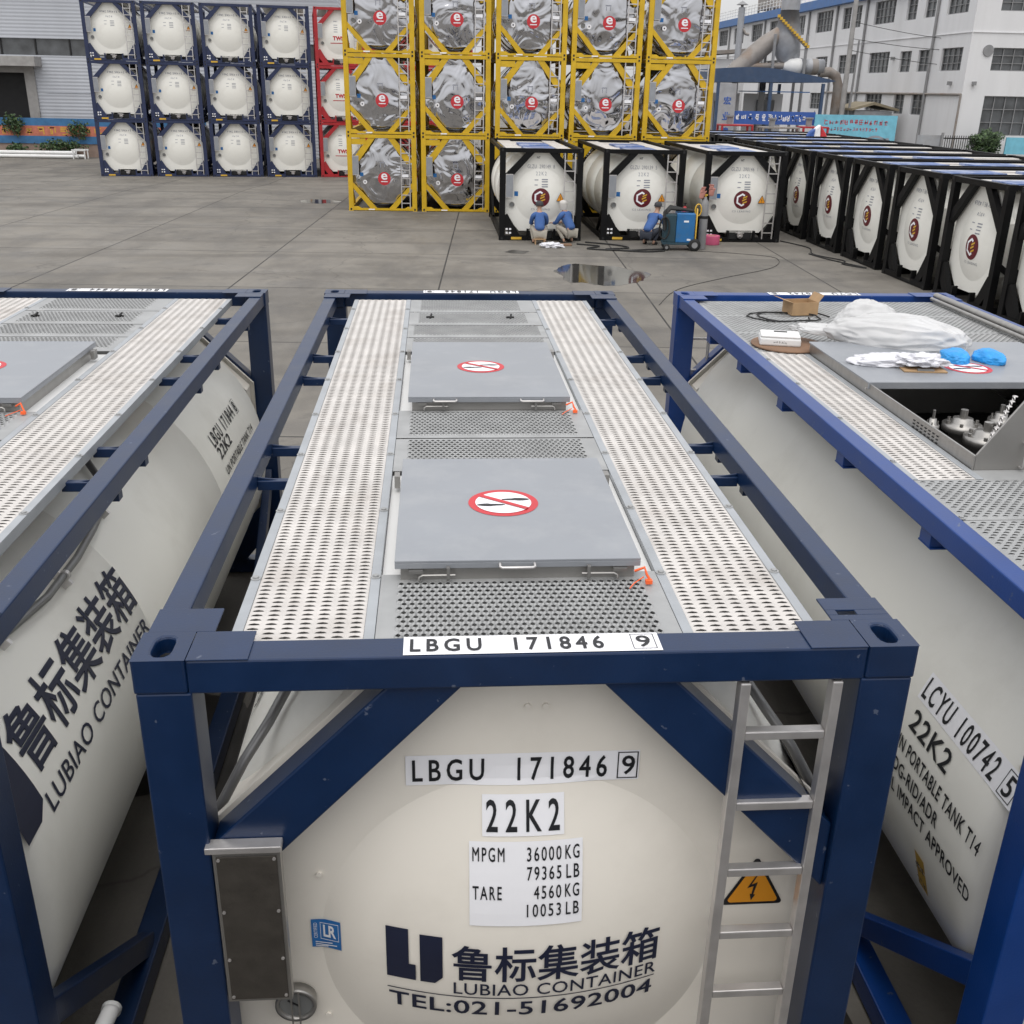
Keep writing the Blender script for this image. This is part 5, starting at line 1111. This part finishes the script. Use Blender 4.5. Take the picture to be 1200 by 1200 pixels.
# ---------------------------------------------------------------- welding machine and gas bottle
M['weldblue'] = mat('machine_blue', (.02, .15, .38), .45, dirt=(.08, .15, .22), dscale=5)
M['teal'] = mat('machine_dark_teal', (.02, .055, .075), .5)
M['pink'] = mat('pink_leather', (.52, .24, .20), .8); M['pinktape'] = mat('pink_tape', (.55, .10, .20), .6)
wm = thing('welding_machine', 'blue welding machine on a wheeled cart with black hoses on top', 'welding machine', (6.62, 26.75, 0), R_(-6))
q = MB(); q.box(-.48, .50, -.26, .26, .16, .22); q.build('cart_base', M['teal'], wm, .01)
q = MB(); q.box(-.12, .40, -.24, .24, .2205, 1.02); q.build('cabinet', M['weldblue'], wm, .025)
q = MB(); q.box(-.46, -.125, -.23, .23, .2205, .98); q.build('control_panel', M['teal'], wm, .02)
q = MB(); q.box(-.02, .30, -.248, -.2405, .74, .80); q.build('emblem', M['plate'], wm, 0) if 0 else None
q = MB(); q.box(.08, .22, -.2445, -.2405, .78, .83); q.box(.20, .30, -.2445, -.2405, .28, .33); q.build('name_label', M['plate'], wm)
for x, r, y in ((-.36, .09, -.28), (-.36, .09, .28), (.42, .17, -.31), (.42, .17, .31)):
    q = MB(); q.lathe([(r*.5, -.035), (r*.95, -.035), (r, -.02), (r, .02), (r*.95, .035), (r*.5, .035)], 'y', (x, y, r), 20); w = q.build('wheel', M['rubber'], wm); q = MB(); q.cyl((x, y-.03, r), (x, y+.03, r), r*.5, 14); q.build('hub', M['frame_grey'], w)
q = MB()
for k in range(4): q.tube([(-.45+.02*k, -.28+.03*k, .55+.05*k), (-.48, -.2, .95+.03*k), (-.3, -.1+.06*k, 1.12+.02*k), (.1, -.05+.05*k, 1.10), (.36, .0+.05*k, 1.06)], .04, 8)
q.tube([(-.46+.14*math.cos(a*.5), -.30+.03*math.sin(a), .62+.30*math.sin(a*.5)) for a in range(40)], .022, 6); q.build('hose_bundle', M['rubber'], wm)
q = MB(); q.tube([(.44, -.2, .22), (.44, -.2, 1.15), (.44, .2, 1.15), (.44, .2, .22)], .02, 8); q.build('handle', M['gold'], wm)
gc = thing('gas_cylinder', 'tall grey gas cylinder strapped behind the welding machine', 'gas cylinder', (7.32, 26.85, 0)); q = MB(); q.lathe([(.001, 0), (.11, .0), (.115, .02), (.115, 1.22), (.09, 1.33), (.045, 1.39), (.04, 1.44), (.001, 1.44)], 'z', (0, 0, 0), 20); q.build('body', M['frame_grey'], gc)
q = MB(); q.cyl((0, 0, 1.44), (0, 0, 1.52), .025, 8); q.cyl((-.06, 0, 1.49), (.06, 0, 1.49), .02, 8); q.build('valve', M['gold'], gc); q = MB(); q.lathe([(.117, .85), (.121, .87), (.121, .91), (.117, .93)], 'z', (0, 0, 0), 20); q.build('strap', M['rubber'], gc)
q = MB(); q.tube([(-.2+.09*math.cos(a*.5), -.12, 1.10+.16*math.sin(a*.5)) for a in range(27)], .02, 6); tag(q.build('yellow_hose', M['gold']), 'coiled yellow hose hanging between machine and gas cylinder', 'hose'); bpy.data.objects['yellow_hose'].location = (7.30, 26.8, 0)
def glove(label, loc, rz, m):
    J = {'palm': ((0, 0, 0), (.075, .05)), 'cuff': ((0, 0, -.17), (.085, .06)), 'knuck': ((0, 0, .07), (.075, .045)), 'th': ((.08, -.02, .02), .026), 'ti': ((.11, -.04, .07), .02)}; E = [('palm', 'cuff'), ('palm', 'knuck'), ('palm', 'th'), ('th', 'ti')]
    for k in range(4): J['f%d' % k] = (((k-1.5)*.036, -.015, .14+(.015 if k in (1, 2) else 0)), .019); J['g%d' % k] = (((k-1.5)*.038, -.05, .175), .016); E += [('knuck', 'f%d' % k), ('f%d' % k, 'g%d' % k)]
    o = skin_mesh('welding_glove', m, J, E); o.location = loc; o.rotation_euler = (R_(10), 0, rz); tag(o, label, 'glove', 'pink welding gloves')
glove('left one of two pink leather gloves stuck on the gas cylinder', (7.20, 26.80, 1.55), R_(20), M['pink']); glove('right one of two pink leather gloves stuck on the gas cylinder, standing higher', (7.47, 26.84, 1.62), R_(-25), M['pink'])
rc = thing('fire_extinguisher', 'small red cylinder standing at the black post behind the welding machine', 'cylinder', (7.0, 27.9, 0)); q = MB(); q.lathe([(.001, 0), (.075, 0), (.08, .02), (.08, .95), (.05, 1.05), (.02, 1.08), (.001, 1.08)], 'z', (0, 0, 0), 16); q.build('body', M['red'], rc); q = MB(); q.cyl((0, 0, 1.08), (0, 0, 1.14), .02, 8); q.box(-.05, .05, -.01, .01, 1.14, 1.17); q.build('valve', M['rubber'], rc)
tr = thing('tape_roll', 'roll of pink tape lying at the foot of the black post', 'tape roll', (7.86, 27.85, 0)); q = MB(); q.lathe([(.13, 0), (.24, 0), (.245, .02), (.245, .24), (.24, .26), (.13, .26), (.13, 0)], 'z', (0, 0, 0), 28); q.build('tape', M['pinktape'], tr); q = MB(); q.lathe([(.10, .01), (.129, .01), (.129, .25), (.10, .25), (.10, .01)], 'z', (0, 0, 0), 28); q.build('core', M['card'], tr)
def cable(label, pts, r, name='cable', m='rubber'):
    q = MB(); P = [Vector((*p, r+.004)) for p in pts]; fine = []
    for i in range(len(P)-1):
        p0, p1, p2, p3 = P[max(0, i-1)], P[i], P[i+1], P[min(len(P)-1, i+2)]
        for k in range(8):
            t = k/8; fine.append(.5*((2*p1)+(p2-p0)*t+(2*p0-5*p1+4*p2-p3)*t*t+(3*p1-p0-3*p2+p3)*t**3))
    q.tube(fine+[P[-1]], r, 6); tag(q.build(name, M[m]), label, 'cable', 'cables on the yard')
cable('thick black hose snaking from the workers to the welding machine', [(3.8, 27.5), (4.4, 27.1), (4.0, 26.6), (4.9, 26.3), (5.7, 26.5), (6.2, 26.6)], .022, 'hose')
cable('second thick black hose looping beside the first before the containers', [(4.1, 27.9), (4.9, 27.4), (5.2, 26.8), (4.5, 26.5), (5.5, 26.1), (6.15, 26.3)], .022, 'hose')
cable('thin black cable curving from the welding machine towards the camera', [(7.1, 26.4), (8.3, 25.9), (9.0, 25.2), (8.4, 23.6), (6.6, 21.9), (5.2, 20.4), (4.4, 18.6)], .006)
cable('black cable lying along the foot of the long container row', [(10.2, 28.6), (10.6, 27.2), (10.3, 25.9), (10.75, 24.8), (10.5, 24.2), (10.9, 23.6), (10.4, 25.0), (10.2, 26.0)], .016)
q = MB(); q.cyl((-1.64, .455, .70), (-1.675, .10, .70), .035, 14); q.lathe([(.04, .44), (.04, .46), (.02, .475), (.001, .475)], 'y', (-1.64, 0, .70), 14); tag(q.build('white_pipe', M['whitepaint']), 'short white pipe end lying low between the left and middle containers', 'pipe')
